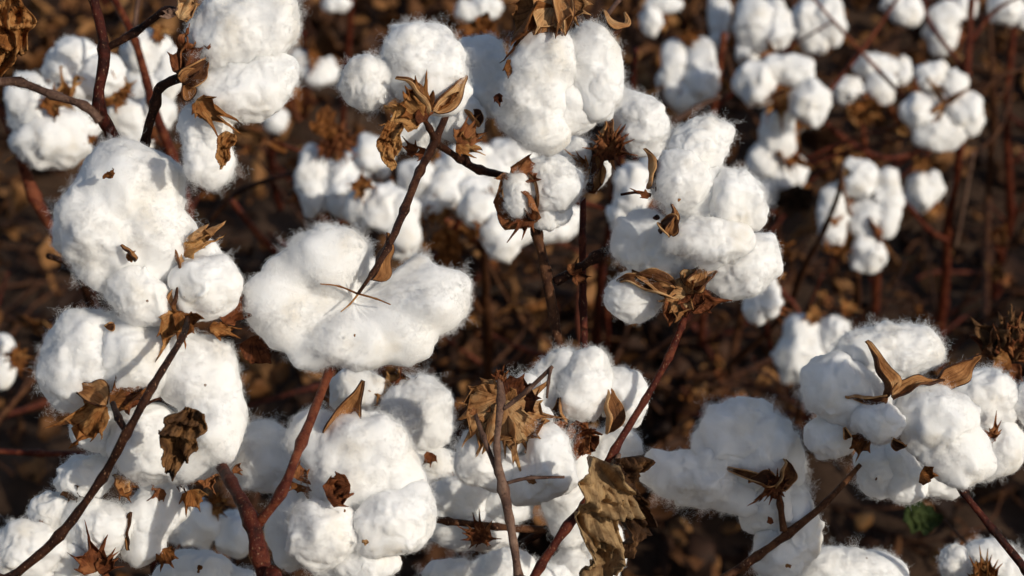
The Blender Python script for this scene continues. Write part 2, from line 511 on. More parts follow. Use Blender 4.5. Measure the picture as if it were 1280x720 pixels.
def dead_leaf(par, D, p0, p1, w, seed, mat=None, curl=1.6, roll=0, fold=1.2, name='dead_leaf', crumple=0.16, lobes=3):
    O, ax, sx, nn, L, s = frame_of(par, D, p0, p1, roll)
    nu, nv = 46, 39
    u = np.repeat(np.linspace(0, 1, nu), nv); v = np.tile(np.linspace(-1, 1, nv), nu)
    prof = np.sin(np.pi * np.clip(u * 0.93 + 0.05, 0, 1) ** 0.62) ** 0.7
    prof = prof * (1 + 0.16 * np.sin(u * np.pi * 2 * lobes + seed)) + 0.01
    hw = w * s / L / 2 * prof
    x = v * hw
    q = np.stack([x * 4.5, u * 4.5, np.full(len(u), seed * .31)], 1)
    wp = np.stack([vnoise(q * .8 + 5, seed + 7), vnoise(q * .8 + 15, seed + 8), vnoise(q * .8 + 25, seed + 9)], 1)
    h = crumple * (1 - 2 * np.abs(vnoise(q + wp * .6, seed))) + crumple * .5 * (1 - 2 * np.abs(vnoise(q * 2.3 + wp, seed + 1))) + crumple * .22 * (1 - 2 * np.abs(vnoise(q * 5 + wp, seed + 3))) + .02 * vnoise(q * 9, seed + 2)
    h += -0.05 * np.abs(np.sin(v * 6 + u * 3)) * hw
    # roll the two halves of the blade towards each other
    fa = fold * np.abs(v) ** 1.2 * (0.6 + 0.4 * np.sin(u * 5 + seed)) + 1e-4
    xr = np.sign(v) * hw * np.sin(fa) / fa * np.abs(v); hz = hw * (1 - np.cos(fa)) / fa * np.abs(v)
    uu, hh = bend(u, h + hz, -curl)
    xr = xr + 0.12 * vnoise(np.stack([u * 3, v * 0, v * 0 + seed], 1), seed + 4)
    Pw = O + np.outer(uu, ax) * L + np.outer(xr, sx) * L + np.outer(hh, nn) * L
    o = mesh_obj(name, Pw, grid_faces(nu, nv), mat or M_LEAF, par, uv=np.stack([np.abs(v) * .3 - u * .25 + seed, u], 1))
    return thicken(o, 0.00045)


def fleck(b, x, y, dz, size, ang, mat=None):
    """a torn scrap of dry leaf caught in the lint"""
    a = R(ang); size *= .6
    return bract(b, (x, y, dz), (x + size * math.cos(a), y - size * math.sin(a), dz + size * .15), size * 0.42, mat=mat or M_BRACT, teeth=2, depth=.35,
                 curl=1.1, crumple=.35, roll=40, name='leaf_fragment')


def tube(name, par, pts, rad, mat, seed=0, sides=10, per=7, wob=0.35):
    """a stem through world points, radii in metres, with nodes and slight crookedness"""
    P = np.array(pts, float); Rr = np.array(rad, float)
    n = len(P)
    Q, q = [], []
    for i in range(n - 1):
        p0 = P[max(i - 1, 0)]; p1 = P[i]; p2 = P[i + 1]; p3 = P[min(i + 2, n - 1)]
        for k in range(per):
            t = k / per
            Q.append(0.5 * ((2 * p1) + (-p0 + p2) * t + (2 * p0 - 5 * p1 + 4 * p2 - p3) * t * t + (-p0 + 3 * p1 - 3 * p2 + p3) * t ** 3))
            q.append(Rr[i] * (1 - t) + Rr[i + 1] * t)
    Q.append(P[-1]); q.append(Rr[-1])
    Q = np.array(Q); q = np.array(q)
    ln = np.concatenate([[0], np.cumsum(np.linalg.norm(np.diff(Q, axis=0), axis=1))])
    z = np.stack([ln * 22, ln * 0 + seed * 1.7, ln * 0], 1)
    Q = Q + np.stack([vnoise(z, seed), vnoise(z + 40, seed + 1), vnoise(z + 80, seed + 2)], 1) * q[:, None] * wob
    q = q * (1 + 0.10 * vnoise(np.stack([ln * 160, ln * 0, ln * 0 + seed], 1), seed + 3))
    for i in range(1, n - 1):                      # a swelling at every node
        d = np.linalg.norm(Q - P[i], axis=1)
        q = q * (1 + 0.34 * np.exp(-(d / (Rr[i] * 1.2)) ** 2))
    T = np.gradient(Q, axis=0); T /= np.linalg.norm(T, axis=1)[:, None] + 1e-12
    ref = np.array([0.3, 0.9, 0.2])
    V = []
    for c, t, r_ in zip(Q, T, q):
        a = np.cross(t, ref); a /= np.linalg.norm(a); b_ = np.cross(t, a)
        for k in range(sides):
            an = 2 * math.pi * k / sides
            V.append(c + (a * math.cos(an) + b_ * math.sin(an)) * r_)
    V = np.array(V)
    V = V + (V - np.repeat(Q, sides, 0)) * (0.12 * vnoise(V * 420, seed + 5))[:, None]
    F = []
    m = len(Q)
    for i in range(m - 1):
        for k in range(sides):
            k2 = (k + 1) % sides
            F.append((i * sides + k, i * sides + k2, (i + 1) * sides + k2, (i + 1) * sides + k))
    F.append(tuple(range(sides))[::-1]); F.append(tuple((m - 1) * sides + k for k in range(sides)))
    return mesh_obj(name, V - wpos(par), F, mat, par)


def stem(par, pts, mat, name='stem', D=None, ground=None, **kw):
    """pts: (x, y, distance, radius in photo pixels); ground: carry the stem down to this foot on the soil"""
    W = [at(p[0], p[1], p[2]) for p in pts]; rr = [p[3] * px(p[2]) for p in pts]
    if ground is not None:
        W.append(W[-1] + (W[-1] - W[-2]) * .9); rr.append(rr[-1])      # keep its course past the last point seen
        a, g = W[-1], np.array(ground)
        for t in (0.33, 0.66, 1.0):
            W.append(a + (g - a) * t + np.array([0.012 * math.sin(t * 7), 0.01 * math.cos(t * 5), 0]) * (1 - t)); rr.append(rr[2] * (1.0 + 0.35 * t) if len(rr) > 2 else rr[-1] * 1.2)
        W[-1] = g - np.array([0, 0, 0.02])
    return tube(name, par, W, rr, mat, seed=nseed() % 97, **kw)
# ------------------------------------------------------------------ the row of plants in front
ROW = 'dry cotton plants of the near row'

def foot(x, D, dy=0.0):
    p = at(x, 600, D)
    return (p[0], p[1] + dy, 0.0)

# --- plant with the tall stack of bolls
A = plant('cotton_plant', 'cotton plant whose huge round bolls stack three high above a curved brown stem', 'cotton plant', ROW, foot(60, .90))
stem(A, [(234, 392, .875, 4.0), (228, 422, .852, 4.2), (192, 484, .838, 4.8), (160, 543, .838, 5.4), (130, 598, .845, 5.4), (76, 670, .848, 5.8), (16, 722, .848, 6)], M_STEM, ground=foot(60, .90))
stem(A, [(140, 504, .85, 4.2), (147, 522, .842, 4.2), (160, 544, .838, 4.6)], M_STEM, 'branch')
D = .88
b = boll(A, D, [[(160, 238, 0, 72, 64, 20), (128, 285, 8, 66, 62, 0), (196, 290, 6, 42, 62, 10), (150, 330, 0, 60, 46, -20)],
                [(172, 366, 26, 44, 34, -35), (190, 385, 22, 30, 26, 0)], [(256, 358, 14, 47, 44, 0)], [(250, 322, -6, 30, 24, 20), (232, 345, -10, 30, 30, 0)]],
         label='large rounded boll at the top of the stack')
valve(b, (170, 326, 66), (155, 302, 68), 7, roll=50); bract(b, (158, 322, 60), (176, 318, 64), 14, mat=M_BRACT, teeth=3, crumple=.3, name='leaf_fragment')
fleck(b, 128, 222, 82, 34, 20, M_BRACT)
bract(b, (232, 306, 20), (282, 276, 30), 34, mat=M_BUR_IN, teeth=5, depth=.6, roll=35, crumple=.2)
bract(b, (228, 318, 24), (276, 292, 40), 30, mat=M_BRACT, teeth=5, depth=.55, roll=-20, crumple=.2)
valve(b, (222, 348, 30), (226, 292, 34), 10, roll=50); valve(b, (218, 392, 34), (216, 350, 44), 14, roll=-60)
bract(b, (222, 388, 36), (200, 448, 44), 44, mat=M_BRACT, teeth=5, depth=.5, roll=10, crumple=.22)
bract(b, (226, 388, 36), (236, 440, 46), 40, mat=M_BRACT, teeth=5, depth=.5, roll=-15, crumple=.22)
bract(b, (280, 405, 8), (312, 350, 4), 46, mat=M_BRACT_RED, teeth=4, depth=.4, roll=30, crumple=.2)
bract(b, (262, 408, 6), (304, 418, 4), 26, mat=M_BRACT, teeth=4, depth=.4, roll=10, crumple=.2)
valve(b, (142, 405, 26), (130, 410, 26), 10, roll=-20, inside_front=False)
b = boll(A, .885, [[(112, 448, 0, 62, 66, 10), (95, 470, 6, 46, 42, 0)], [(172, 450, 10, 58, 54, 0), (200, 430, 4, 40, 40, 0)],
                   [(250, 470, -2, 52, 52, -20), (262, 530, 4, 42, 60, -15), (245, 572, 14, 38, 28, 20), (272, 542, 18, 34, 48, 0), (225, 455, 0, 40, 50, 0)],
                   [(185, 555, -12, 52, 56, 0), (225, 560, -14, 40, 45, 0)], (122, 538, -14, 36, 30, 0)],
         label='wide boll with matted lint hanging to the right of the curved stem')
valve(b, (133, 505, 58), (92, 478, 54), 34, roll=20, curl=.9)
bract(b, (134, 508, 52), (76, 572, 40), 62, mat=M_BRACT, teeth=6, depth=.55, roll=25, curl=.2, crumple=.18)
bract(b, (138, 506, 58), (210, 468, 52), 52, mat=M_BRACT, teeth=6, depth=.5, roll=-25, crumple=.2)
bract(b, (150, 500, 56), (196, 500, 52), 30, mat=M_BRACT_RED, teeth=5, depth=.5, roll=-30, crumple=.2)
dead_leaf(A, .845, (234, 508, 0), (205, 598, 0), 50, 41, mat=M_LEAF_DARK, fold=1.7, curl=.5, crumple=.2, lobes=4)
b = boll(A, .90, [(108, 597, 6, 40, 30, 10), (70, 640, -4, 36, 26, 0), [(128, 660, 10, 46, 36, 0), (108, 648, 4, 36, 26, 0)], (34, 690, 14, 52, 38, 8), [(182, 660, -6, 34, 52, -10), (205, 630, -20, 40, 34, 0)], (90, 700, -6, 50, 30, 0)],
         label='low boll at the foot of the stack, half hidden by the stem')
bract(b, (118, 716, 40), (100, 664, 52), 60, mat=M_BRACT_RED, teeth=6, depth=.65, roll=10, crumple=.15)
bract(b, (120, 712, 42), (162, 694, 44), 36, mat=M_BRACT_RED, teeth=5, depth=.6, crumple=.15)
valve(b, (152, 618, 30), (146, 592, 36), 24, roll=30); bract(b, (150, 604, 30), (170, 626, 26), 30, teeth=4, mat=M_BRACT)
valve(b, (163, 640, 32), (150, 690, 34), 7, roll=40)
bract(b, (238, 612, 4), (248, 648, 12), 40, mat=M_BRACT, teeth=6, depth=.5); bract(b, (205, 612, 14), (186, 634, 20), 22, mat=M_BRACT_RED, teeth=5)
for tx, ty, w_, dz_ in ((168, 606, 34, 20), (226, 604, 30, 10), (92, 622, 30, 20), (60, 662, 30, 10), (196, 600, 26, 24), (210, 700, 30, 6), (262, 606, 30, 6)):
    bract(b, (tx - 6, ty - 14, dz_), (tx + 6, ty + 12, dz_ + 8), w_, mat=[M_BRACT, M_BRACT_RED, M_LEAF_DARK][tx % 3], teeth=5, depth=.45, crumple=.25, roll=(tx * 7) % 60 - 30)
b = boll(A, .95, [(242, 722, 0, 52, 36, 0), (290, 735, -10, 40, 30, 0)])
fleck(b, 247, 716, 38, 24, 70)

# --- plant with the reddish fork, the flat four-lobed boll and the bolls above it
Bp = plant('cotton_plant', 'cotton plant with a thick reddish forked stem and a flat wide-open boll on its twig', 'cotton plant', ROW, foot(360, .92))
stem(Bp, [(236, 470, .95, 5.5), (254, 530, .92, 6.5), (270, 572, .885, 7.4), (287, 602, .862, 7.8), (317, 652, .845, 9), (326, 690, .842, 9.4), (338, 730, .842, 9.8)], M_STEM_RED, ground=foot(360, .92))
stem(Bp, [(571, 118, .94, 3.8), (556, 150, .935, 4.2), (544, 176, .93, 5.2), (524, 214, .915, 5.2), (504, 262, .895, 5.2), (484, 308, .872, 4.6), (464, 342, .870, 3.2), (448, 366, .875, 2.2)], M_STEM, 'branch')
stem(Bp, [(452, 380, .91, 5), (434, 418, .905, 5.4), (414, 462, .882, 5.6), (378, 552, .848, 6), (352, 615, .842, 6), (320, 656, .845, 7)], M_STEM_RED, 'branch')
stem(Bp, [(544, 180, .93, 4.5), (575, 200, .95, 4.5), (600, 213, .96, 5), (640, 222, .975, 4)], M_STEM, 'branch')
stem(Bp, [(544, 178, .93, 4), (536, 160, .925, 3.6), (527, 146, .92, 3.4)], M_STEM, 'branch')
stem(Bp, [(585, 205, .95, 3.6), (580, 190, .95, 3.4), (572, 178, .945, 3)], M_STEM, 'branch')
D = .885
b = boll(Bp, D, [[(410, 326, 4, 56, 47, 20, .9), (348, 388, 6, 54, 40, -40, .9), (382, 432, 2, 40, 30, -45, .8), (366, 352, 0, 44, 40, 0, .7), (440, 428, 14, 62, 36, -4, .95), (500, 420, 10, 48, 38, -10, .95),
                  (544, 374, 8, 46, 44, -20, .95), (500, 398, 4, 44, 34, 0, .8), (524, 352, 0, 36, 32, 0, .8), (442, 372, -26, 62, 54, 0, .5)]],
         lump=.9, label='flat four-lobed boll facing out with thin brown seams crossing at its middle')
valve(b, (462, 348, 26), (493, 294, 28), 26, roll=50, curl=.3)
for sx_, sy_, mx_, my_ in ((400, 355, 424, 358), (488, 381, 470, 374), (426, 390, 438, 380)):
    stem(b.o, [(448, 368, .877, 1.5), (mx_, my_, .873, 1.2), (sx_, sy_, .871, .7)], M_BRACT, 'bur_seam', sides=6)
fleck(b, 443, 421, 62, 7, 80, M_BUR_IN)
bract(b, (315, 420, -40), (332, 464, -36), 50, mat=M_BRACT_RED, teeth=4, depth=.2, crumple=.2, name='dead_leaf')
D = .90
b = boll(Bp, D, [[(460, 102, 6, 38, 36, 10)], [(530, 80, 0, 54, 54, 0), (515, 60, 4, 40, 34, 20), (545, 110, 0, 44, 36, 0)]],
         label='two-lobed boll held up by ragged brown bracts')
bract(b, (528, 146, 42), (500, 82, 58), 62, mat=M_BRACT, teeth=6, depth=.6, roll=12, curl=.3)
bract(b, (530, 146, 44), (466, 128, 62), 56, mat=M_BRACT, teeth=6, depth=.55, roll=-18, curl=.3)
bract(b, (520, 140, 52), (545, 152, 40), 30, mat=M_BRACT_RED, teeth=4, depth=.4)
valve(b, (536, 142, 44), (512, 84, 60), 18, roll=70, inside_front=False)
valve(b, (540, 138, 34), (592, 97, 34), 24, roll=25); bract(b, (540, 138, 30), (590, 100, 30), 26, mat=M_BRACT, teeth=4, depth=.4, roll=-30)
dead_leaf(b.o, .86, (492, 152, 0), (484, 212, 0), 30, 77, mat=M_BRACT, fold=1.0, curl=.4, lobes=2)
b = boll(Bp, .95, [[(575, 148, 0, 34, 34, 0)], (520, 165, -8, 40, 26, 10), [(608, 100, -20, 34, 46, 0), (600, 70, -20, 30, 30, 0)]])
bract(b, (572, 180, 34), (612, 148, 44), 46, mat=M_BRACT_RED, teeth=7, depth=.6, roll=15)
bract(b, (570, 181, 34), (604, 186, 44), 34, mat=M_BRACT, teeth=6, depth=.6, roll=-10)
valve(b, (598, 158, 26), (580, 130, 26), 20, roll=50, inside_front=False)
bract(b, (520, 192, 24), (500, 176, 30), 26, mat=M_BRACT_RED, teeth=4, depth=.6); bract(b, (535, 190, 24), (514, 202, 34), 28, mat=M_BRACT_RED, teeth=4, depth=.6)

# --- the compact cluster below the fork
Cp = plant('cotton_plant', 'cotton plant showing only a compact low cluster of white lint behind the reddish fork', 'cotton plant', ROW, foot(450, .88, .02))
D = .87
stem(Cp, [(428, 640, .90, 4), (440, 700, .91, 5), (446, 740, .91, 6)], M_STEM_RED, ground=foot(450, .88, .02))
b = boll(Cp, D, [[(428, 560, 0, 56, 42, 10), (470, 560, 6, 44, 44, -10), (440, 600, 4, 58, 40, 0), (395, 545, -8, 38, 30, 20), (490, 600, -6, 40, 44, 0)],
                 [(402, 668, 26, 47, 47, 0)], [(485, 655, 22, 48, 44, 10), (512, 640, 10, 34, 46, 0)], [(362, 660, -34, 30, 60, 0), (440, 700, -20, 60, 40, 0)], [(458, 706, 12, 46, 24, 0)]],
         label='broad boll with a small brown dried cap pressed into its front')
valve(b, (418, 540, -2), (455, 484, 32), 44, roll=15, curl=.5, pos=.42)
bract(b, (408, 622, 66), (442, 604, 70), 44, mat=M_BRACT_RED, teeth=5, depth=.25, crumple=.28, curl=1.4, name='dried_cap')
bract(b, (438, 606, 72), (408, 612, 70), 40, mat=M_BRACT_RED, teeth=5, depth=.25, crumple=.28, curl=1.6, name='dried_cap')
fleck(b, 452, 676, 66, 20, -20, M_BUR_IN); fleck(b, 430, 640, 66, 8, 40)
bract(b, (372, 600, 20), (384, 578, 28), 34, mat=M_BRACT_RED, teeth=5); bract(b, (376, 606, 20), (372, 618, 24), 30, mat=M_BRACT, teeth=5)
b = boll(Cp, .90, [[(330, 568, 0, 42, 44, 0), (360, 580, -4, 30, 40, 0), (318, 590, -8, 34, 24, 20)]])
bract(b, (292, 584, 26), (304, 592, 30), 18, mat=M_BRACT_RED, teeth=4)
bract(b, (378, 590, 30), (396, 604, 36), 26, mat=M_BRACT, teeth=5)

# --- top corner plant
Dp = plant('cotton_plant', 'cotton plant with thin hairy red stems and a snowy boll drooping beside its dark bracts', 'cotton plant', ROW, foot(120, .93, .02))
s1 = stem(Dp, [(117, -8, .88, 6.2), (131, 62, .88, 6.6), (122, 132, .885, 7.5), (141, 176, .90, 7.5), (150, 230, .93, 7.5)], M_STEM_RED, ground=foot(120, .93, .02))
s2 = stem(Dp, [(132, 62, .88, 5), (168, 42, .878, 4.5), (208, 14, .875, 5), (236, 18, .87, 4)], M_STEM, 'branch')
s3 = stem(Dp, [(0, 102, .89, 6), (25, 102, .89, 5.2), (66, 117, .885, 4.8), (106, 130, .882, 5.2), (126, 148, .885, 6)], M_STEM_PALE, 'branch')
s4 = stem(Dp, [(232, 96, .875, 6.5), (200, 110, .88, 5.5), (193, 130, .885, 6), (181, 176, .90, 6), (176, 240, .93, 6)], M_STEM, 'branch')
for s_ in (s1, s2, s3):
    fuzz(s_, 2200, .5, .0022, .8)
D = .87
b = boll(Dp, D, [[(306, 38, 0, 68, 52, 0), (330, 20, 0, 44, 40, 0), (280, 50, 6, 46, 40, 0)], [(305, 112, 10, 62, 36, -6), (278, 118, 10, 38, 30, 0), (338, 100, 4, 34, 40, 0)],
                 [(256, 160, -4, 34, 40, 0), (262, 200, 0, 34, 40, 20)]], label='snowy boll with two big lobes and one drooping lock')
bract(b, (228, 92, 20), (268, 6, 34), 40, mat=M_BRACT_RED, teeth=4, depth=.7, roll=25, crumple=.2)
bract(b, (226, 94, 26), (222, 20, 34), 40, mat=M_BRACT_RED, teeth=4, depth=.5, roll=-25, crumple=.22)
bract(b, (224, 24, 30), (252, -10, 30), 34, mat=M_BUR_IN, teeth=4, depth=.4, crumple=.3)
bract(b, (216, 22, 30), (206, 6, 30), 28, mat=M_STEM_PALE, teeth=4, depth=.4, crumple=.3)
bract(b, (230, 90, 30), (284, 20, 40), 22, mat=M_BRACT_RED, teeth=3, depth=.8, roll=40)
valve(b, (226, 96, 34), (266, 78, 44), 30, roll=25, inside_front=False, curl=.8); valve(b, (228, 104, 34), (248, 84, 40), 20, roll=-30)
valve(b, (232, 126, 30), (236, 92, 34), 18, roll=20); bract(b, (232, 116, 20), (228, 132, 26), 20, mat=M_BRACT_RED, teeth=3)
bract(b, (246, 124, 44), (296, 168, 48), 44, mat=M_BRACT, teeth=5, depth=.7, roll=10, curl=.2); bract(b, (246, 126, 44), (262, 172, 46), 30, mat=M_BRACT, teeth=4, depth=.7)
dead_leaf(b.o, .835, (288, 166, 0), (272, 208, 0), 22, 12, mat=M_BRACT, curl=.5, fold=.8, lobes=2)
dead_leaf(Dp, .88, (14, -8, 0), (2, 96, 0), 58, 9, mat=M_BRACT, fold=2.0, curl=.6, crumple=.22)

# --- centre plant: hanging boll, half-open boll, star bracts
Ep = plant('cotton_plant', 'cotton plant with a big hanging boll above a half-open one, dark stem', 'cotton plant', ROW, foot(705, .98))
stem(Ep, [(664, 262, .965, 5.5), (672, 292, .965, 6), (682, 340, .965, 6.6), (698, 440, .97, 7), (704, 520, .98, 7), (706, 600, .985, 7.5)], M_STEM, ground=foot(705, .98))
stem(Ep, [(728, 246, .985, 4), (727, 300, .985, 4.6), (728, 380, .99, 4.8), (728, 450, .99, 5), (714, 560, .985, 5.5), (706, 620, .985, 6)], M_STEM_RED, 'branch')
stem(Ep, [(775, 0, 1.0, 3), (740, 36, .97, 3), (715, 10, .95, 3)], M_STEM_PALE, 'branch')
D = .93
b = boll(Ep, D, [[(676, 78, 6, 46, 50, -10), (670, 120, 2, 46, 46, 0), (676, 165, 4, 34, 30, 0), (650, 140, -8, 30, 38, 0)],
                 [(742, 82, 0, 34, 60, 5), (745, 115, -4, 32, 44, 0)], [(712, 130, -14, 40, 44, 0)]], label='big boll hanging upside down from brown bracts')
bract(b, (694, 6, 16), (622, 48, 30), 92, mat=M_BRACT_PALE, teeth=7, depth=.35, roll=15, curl=.7)
bract(b, (690, 6, 24), (638, 86, 32), 58, mat=M_BRACT, teeth=6, depth=.4, roll=-20)
bract(b, (694, -2, 20), (676, 44, 46), 60, mat=M_BUR_IN, teeth=6, depth=.3, roll=0, curl=.6)
bract(b, (700, -2, 20), (748, 14, 36), 60, mat=M_BRACT_PALE, teeth=6, depth=.5, roll=10)
valve(b, (700, 0, 20), (708, 40, 46), 30, roll=-15, curl=.7); bract(b, (640, 74, 24), (634, 108, 34), 18, mat=M_BRACT, teeth=3, depth=.5)
bract(b, (700, 6, 10), (668, -16, 10), 40, mat=M_BRACT_RED, teeth=6, depth=.6)
bract(b, (712, 4, 10), (738, -14, 10), 40, mat=M_BRACT, teeth=5, depth=.6)
bract(b, (620, 118, 30), (630, 134, 36), 14, mat=M_BRACT_RED, teeth=4, name='leaf_fragment')
valve(b, (752, 14, 0), (780, 66, 0), 22, roll=40, inside_front=False, curl=2.4)
D = .955
b = boll(Ep, D, [(647, 243, 14, 20, 29, 0), [(695, 234, 4, 35, 36, -20), (684, 214, 0, 28, 22, 0)], (690, 270, -8, 28, 18, 20)], label='half-open boll cupped in its brown bur')
valve(b, (668, 278, 0), (632, 206, 2), 46, roll=35, inside_front=True, curl=.5); valve(b, (664, 268, 4), (640, 198, 6), 50, roll=-10)
bract(b, (660, 286, 2), (632, 204, 6), 54, mat=M_BRACT_RED, teeth=3, depth=.15, curl=-.7, roll=-25, crumple=.1, name='bur_valve')
bract(b, (640, 222, 16), (684, 202, 26), 34, mat=M_BRACT_RED, teeth=3, depth=.2, crumple=.2, name='bur_valve')
bract(b, (664, 270, -4), (622, 214, 4), 50, mat=M_BRACT_RED, teeth=5, depth=.4, roll=30)
bract(b, (664, 268, 10), (628, 292, 14), 44, mat=M_BRACT_RED, teeth=6, depth=.75, curl=.2); bract(b, (666, 268, 4), (626, 244, 20), 26, mat=M_BRACT_RED, teeth=4, depth=.7)
b = boll(Ep, .985, [(722, 196, 0, 26, 26, 0), [(738, 215, -14, 26, 22, 0)], [(805, 155, 6, 32, 36, -15), (786, 140, 0, 26, 30, 0), (806, 178, 0, 24, 20, 0)], (770, 132, -16, 34, 26, 0)])
for tx, ty, w_ in ((794, 158, 40), (792, 186, 52), (770, 212, 50), (734, 164, 44), (752, 154, 40), (778, 160, 34)):
    bract(b, (760, 186, 22), (tx, ty, 38), w_, mat=M_BRACT_RED, teeth=6, depth=.7, roll=(tx * 7) % 40 - 20)
for tx, ty in ((706, 178), (712, 232), (740, 234)):
    bract(b, (734, 212, 22), (tx, ty, 34), 24, mat=M_BRACT, teeth=4, depth=.7)
valve(b, (738, 240, 20), (752, 178, 26), 20, roll=50); bract(b, (736, 242, 14), (756, 200, 22), 20, mat=M_BRACT_RED, teeth=3, depth=.5)
valve(b, (750, 176, 10), (766, 142, 16), 22, roll=40, inside_front=False)

# --- right of centre: tall boll pile on the long slanting stem
Fp = plant('cotton_plant', 'cotton plant with a tall pile of lint, long slanting stem and curled dead leaf', 'cotton plant', ROW, foot(650, .93, -.01))
stem(Fp, [(862, 382, .935, 3.6), (852, 408, .935, 4), (836, 446, .935, 4.2), (806, 500, .935, 4.6), (768, 562, .93, 5.2), (730, 630, .925, 5.6), (706, 660, .92, 5.8), (676, 706, .915, 6), (655, 745, .91, 6.4)], M_STEM_RED, ground=foot(650, .93, -.01))
stem(Fp, [(822, 270, .93, 3.2), (790, 294, .94, 3.6), (754, 317, .95, 4.6), (746, 322, .95, 6), (722, 338, .96, 5.5), (696, 352, .965, 6)], M_STEM, 'branch')
bract(Fp, (716, 344, 8), (740, 352, 12), 24, D=.96, mat=M_BRACT_RED, teeth=4, crumple=.3); bract(Fp, (712, 342, 8), (728, 326, 12), 18, D=.96, mat=M_BRACT_RED, teeth=4, crumple=.3)
D = .925
b = boll(Fp, D, [[(874, 184, 0, 44, 36, 25), (890, 170, -4, 28, 24, 0)], [(852, 228, 22, 41, 36, 10), (846, 215, 16, 34, 28, 0)], [(918, 252, 12, 38, 40, -20), (930, 262, 6, 28, 30, 0)], [(888, 300, 24, 60, 32, -4)],
                 [(876, 245, -14, 48, 50, 0)]], label='upper boll of the pile, four plump separate locks')
valve(b, (812, 236, 24), (824, 182, 24), 22, roll=55, inside_front=False); valve(b, (820, 240, 30), (826, 196, 20), 12, roll=20)
valve(b, (824, 288, 40), (852, 264, 56), 22, roll=60, curl=.7); valve(b, (826, 278, 48), (842, 292, 58), 28, roll=-30, curl=.9, inside_front=False); valve(b, (836, 292, 52), (846, 270, 64), 16, roll=10)
stem(Fp, [(776, 243, .92, 1.6), (798, 240, .918, 2), (814, 244, .918, 2.6)], M_STEM, 'twig')
bract(Fp, (812, 246, 0), (786, 236, 4), 14, D=.915, mat=M_BRACT_RED, teeth=3, depth=.8)
fleck(b, 848, 252, 66, 10, 60, M_BUR_IN)
b = boll(Fp, .94, [[(808, 304, 0, 44, 42, 0), (830, 330, 2, 36, 34, 0)], (792, 373, 4, 37, 33, 0), [(932, 332, 6, 46, 40, 35), (912, 350, 4, 32, 26, 0), (950, 325, 0, 28, 34, 0)], [(850, 335, -6, 44, 36, 0)]],
         label='lower boll of the pile spreading to both sides over brown bracts')
valve(b, (848, 370, 40), (770, 338, 38), 30, roll=30, curl=.5, inside_front=False); valve(b, (846, 366, 42), (786, 340, 40), 16, roll=-10)
valve(b, (866, 366, 40), (892, 330, 44), 36, roll=-30, curl=.6); valve(b, (858, 356, 44), (884, 332, 50), 30, roll=30)
for tx, ty, w_ in ((816, 412, 40), (838, 408, 34), (884, 396, 36), (908, 394, 34), (850, 336, 30), (872, 372, 34), (826, 386, 34), (896, 378, 26)):
    bract(b, (858, 368, 38), (tx, ty, 52), w_ * 1.15, mat=M_BRACT_PALE if tx % 4 else M_BRACT_RED, teeth=4, depth=.36, roll=(tx * 5) % 50 - 25, curl=.2 if ty > 380 else .6, crumple=.2)
D = .95
b = boll(Fp, D, [[(728, 485, 10, 38, 46, -8), (738, 462, 6, 30, 26, 0)], [(780, 498, -6, 30, 40, 10)], [(682, 488, -10, 28, 42, -10), (706, 460, -10, 30, 26, 0)]], label='boll with dark bur walls at both sides, lower middle')
valve(b, (754, 540, 28), (772, 476, 32), 26, roll=58, inside_front=False); valve(b, (706, 540, 30), (692, 492, 34), 22, roll=-40, inside_front=False)
for tx, ty, w_ in ((700, 538, 36), (742, 542, 40), (726, 574, 46), (706, 562, 40), (748, 560, 36), (720, 540, 50)):
    bract(b, (727, 545, 34), (tx, ty, 44), w_ * 1.2, mat=M_BRACT_RED, teeth=5, depth=.3, roll=(tx * 3) % 50 - 25, crumple=.25)
b = boll(Fp, .97, [[(706, 600, 0, 36, 60, 0), (715, 650, 0, 30, 36, 0)], [(775, 556, -4, 30, 24, 0), (752, 572, -6, 34, 34, 0)], [(756, 690, -4, 26, 50, 0), (722, 715, -8, 40, 34, 0)]])
dead_leaf(Fp, .875, (764, 578, 0), (714, 742, 0), 80, 23, mat=M_LEAF, fold=1.5, curl=.4, crumple=.19, roll=-24)
dead_leaf(Fp, .90, (774, 572, 0), (788, 690, 0), 56, 31, mat=M_LEAF_DARK, fold=1.9, curl=.4, crumple=.2, roll=-30)
stem(Fp, [(774, 568, .93, 3), (764, 600, .91, 2.6), (752, 640, .905, 2), (760, 700, .92, 2), (762, 730, .925, 2)], M_STEM_PALE, 'twig')

# --- dried unopened head on its twig
Gp = plant('cotton_plant', 'thin upright twig carrying a dried boll wrapped in large papery tan bracts', 'cotton plant', ROW, foot(655, .86, .0))
stem(Gp, [(624, 470, .865, 3.4), (627, 500, .865, 5), (621, 562, .862, 4.2), (629, 612, .86, 6.5), (637, 650, .86, 5.2), (648, 722, .86, 5.4)], M_STEM_PALE, ground=foot(655, .86, .0))
stem(Gp, [(629, 510, .864, 3.2), (658, 488, .86, 2.8), (690, 458, .855, 2.6)], M_STEM_PALE, 'twig'); stem(Gp, [(689, 460, .855, 2.4), (686, 478, .855, 2), (684, 498, .855, 1.6)], M_STEM_PALE, 'twig')
stem(Gp, [(594, 516, .87, 2.6), (604, 545, .866, 3), (622, 590, .862, 3.2), (630, 614, .86, 4)], M_STEM_PALE, 'twig'); stem(Gp, [(634, 604, .86, 2.4), (660, 598, .857, 2), (706, 596, .855, 1.8)], M_STEM_PALE, 'twig')
for x_, y_, t_ in ((624, 474, (616, 458)), (626, 476, (634, 462)), (594, 518, (588, 508)), (625, 470, (628, 456))):
    bract(Gp, (x_, y_, 2), (*t_, 4), 12, D=.865, mat=M_BRACT_RED, teeth=4, crumple=.4)
D = .905
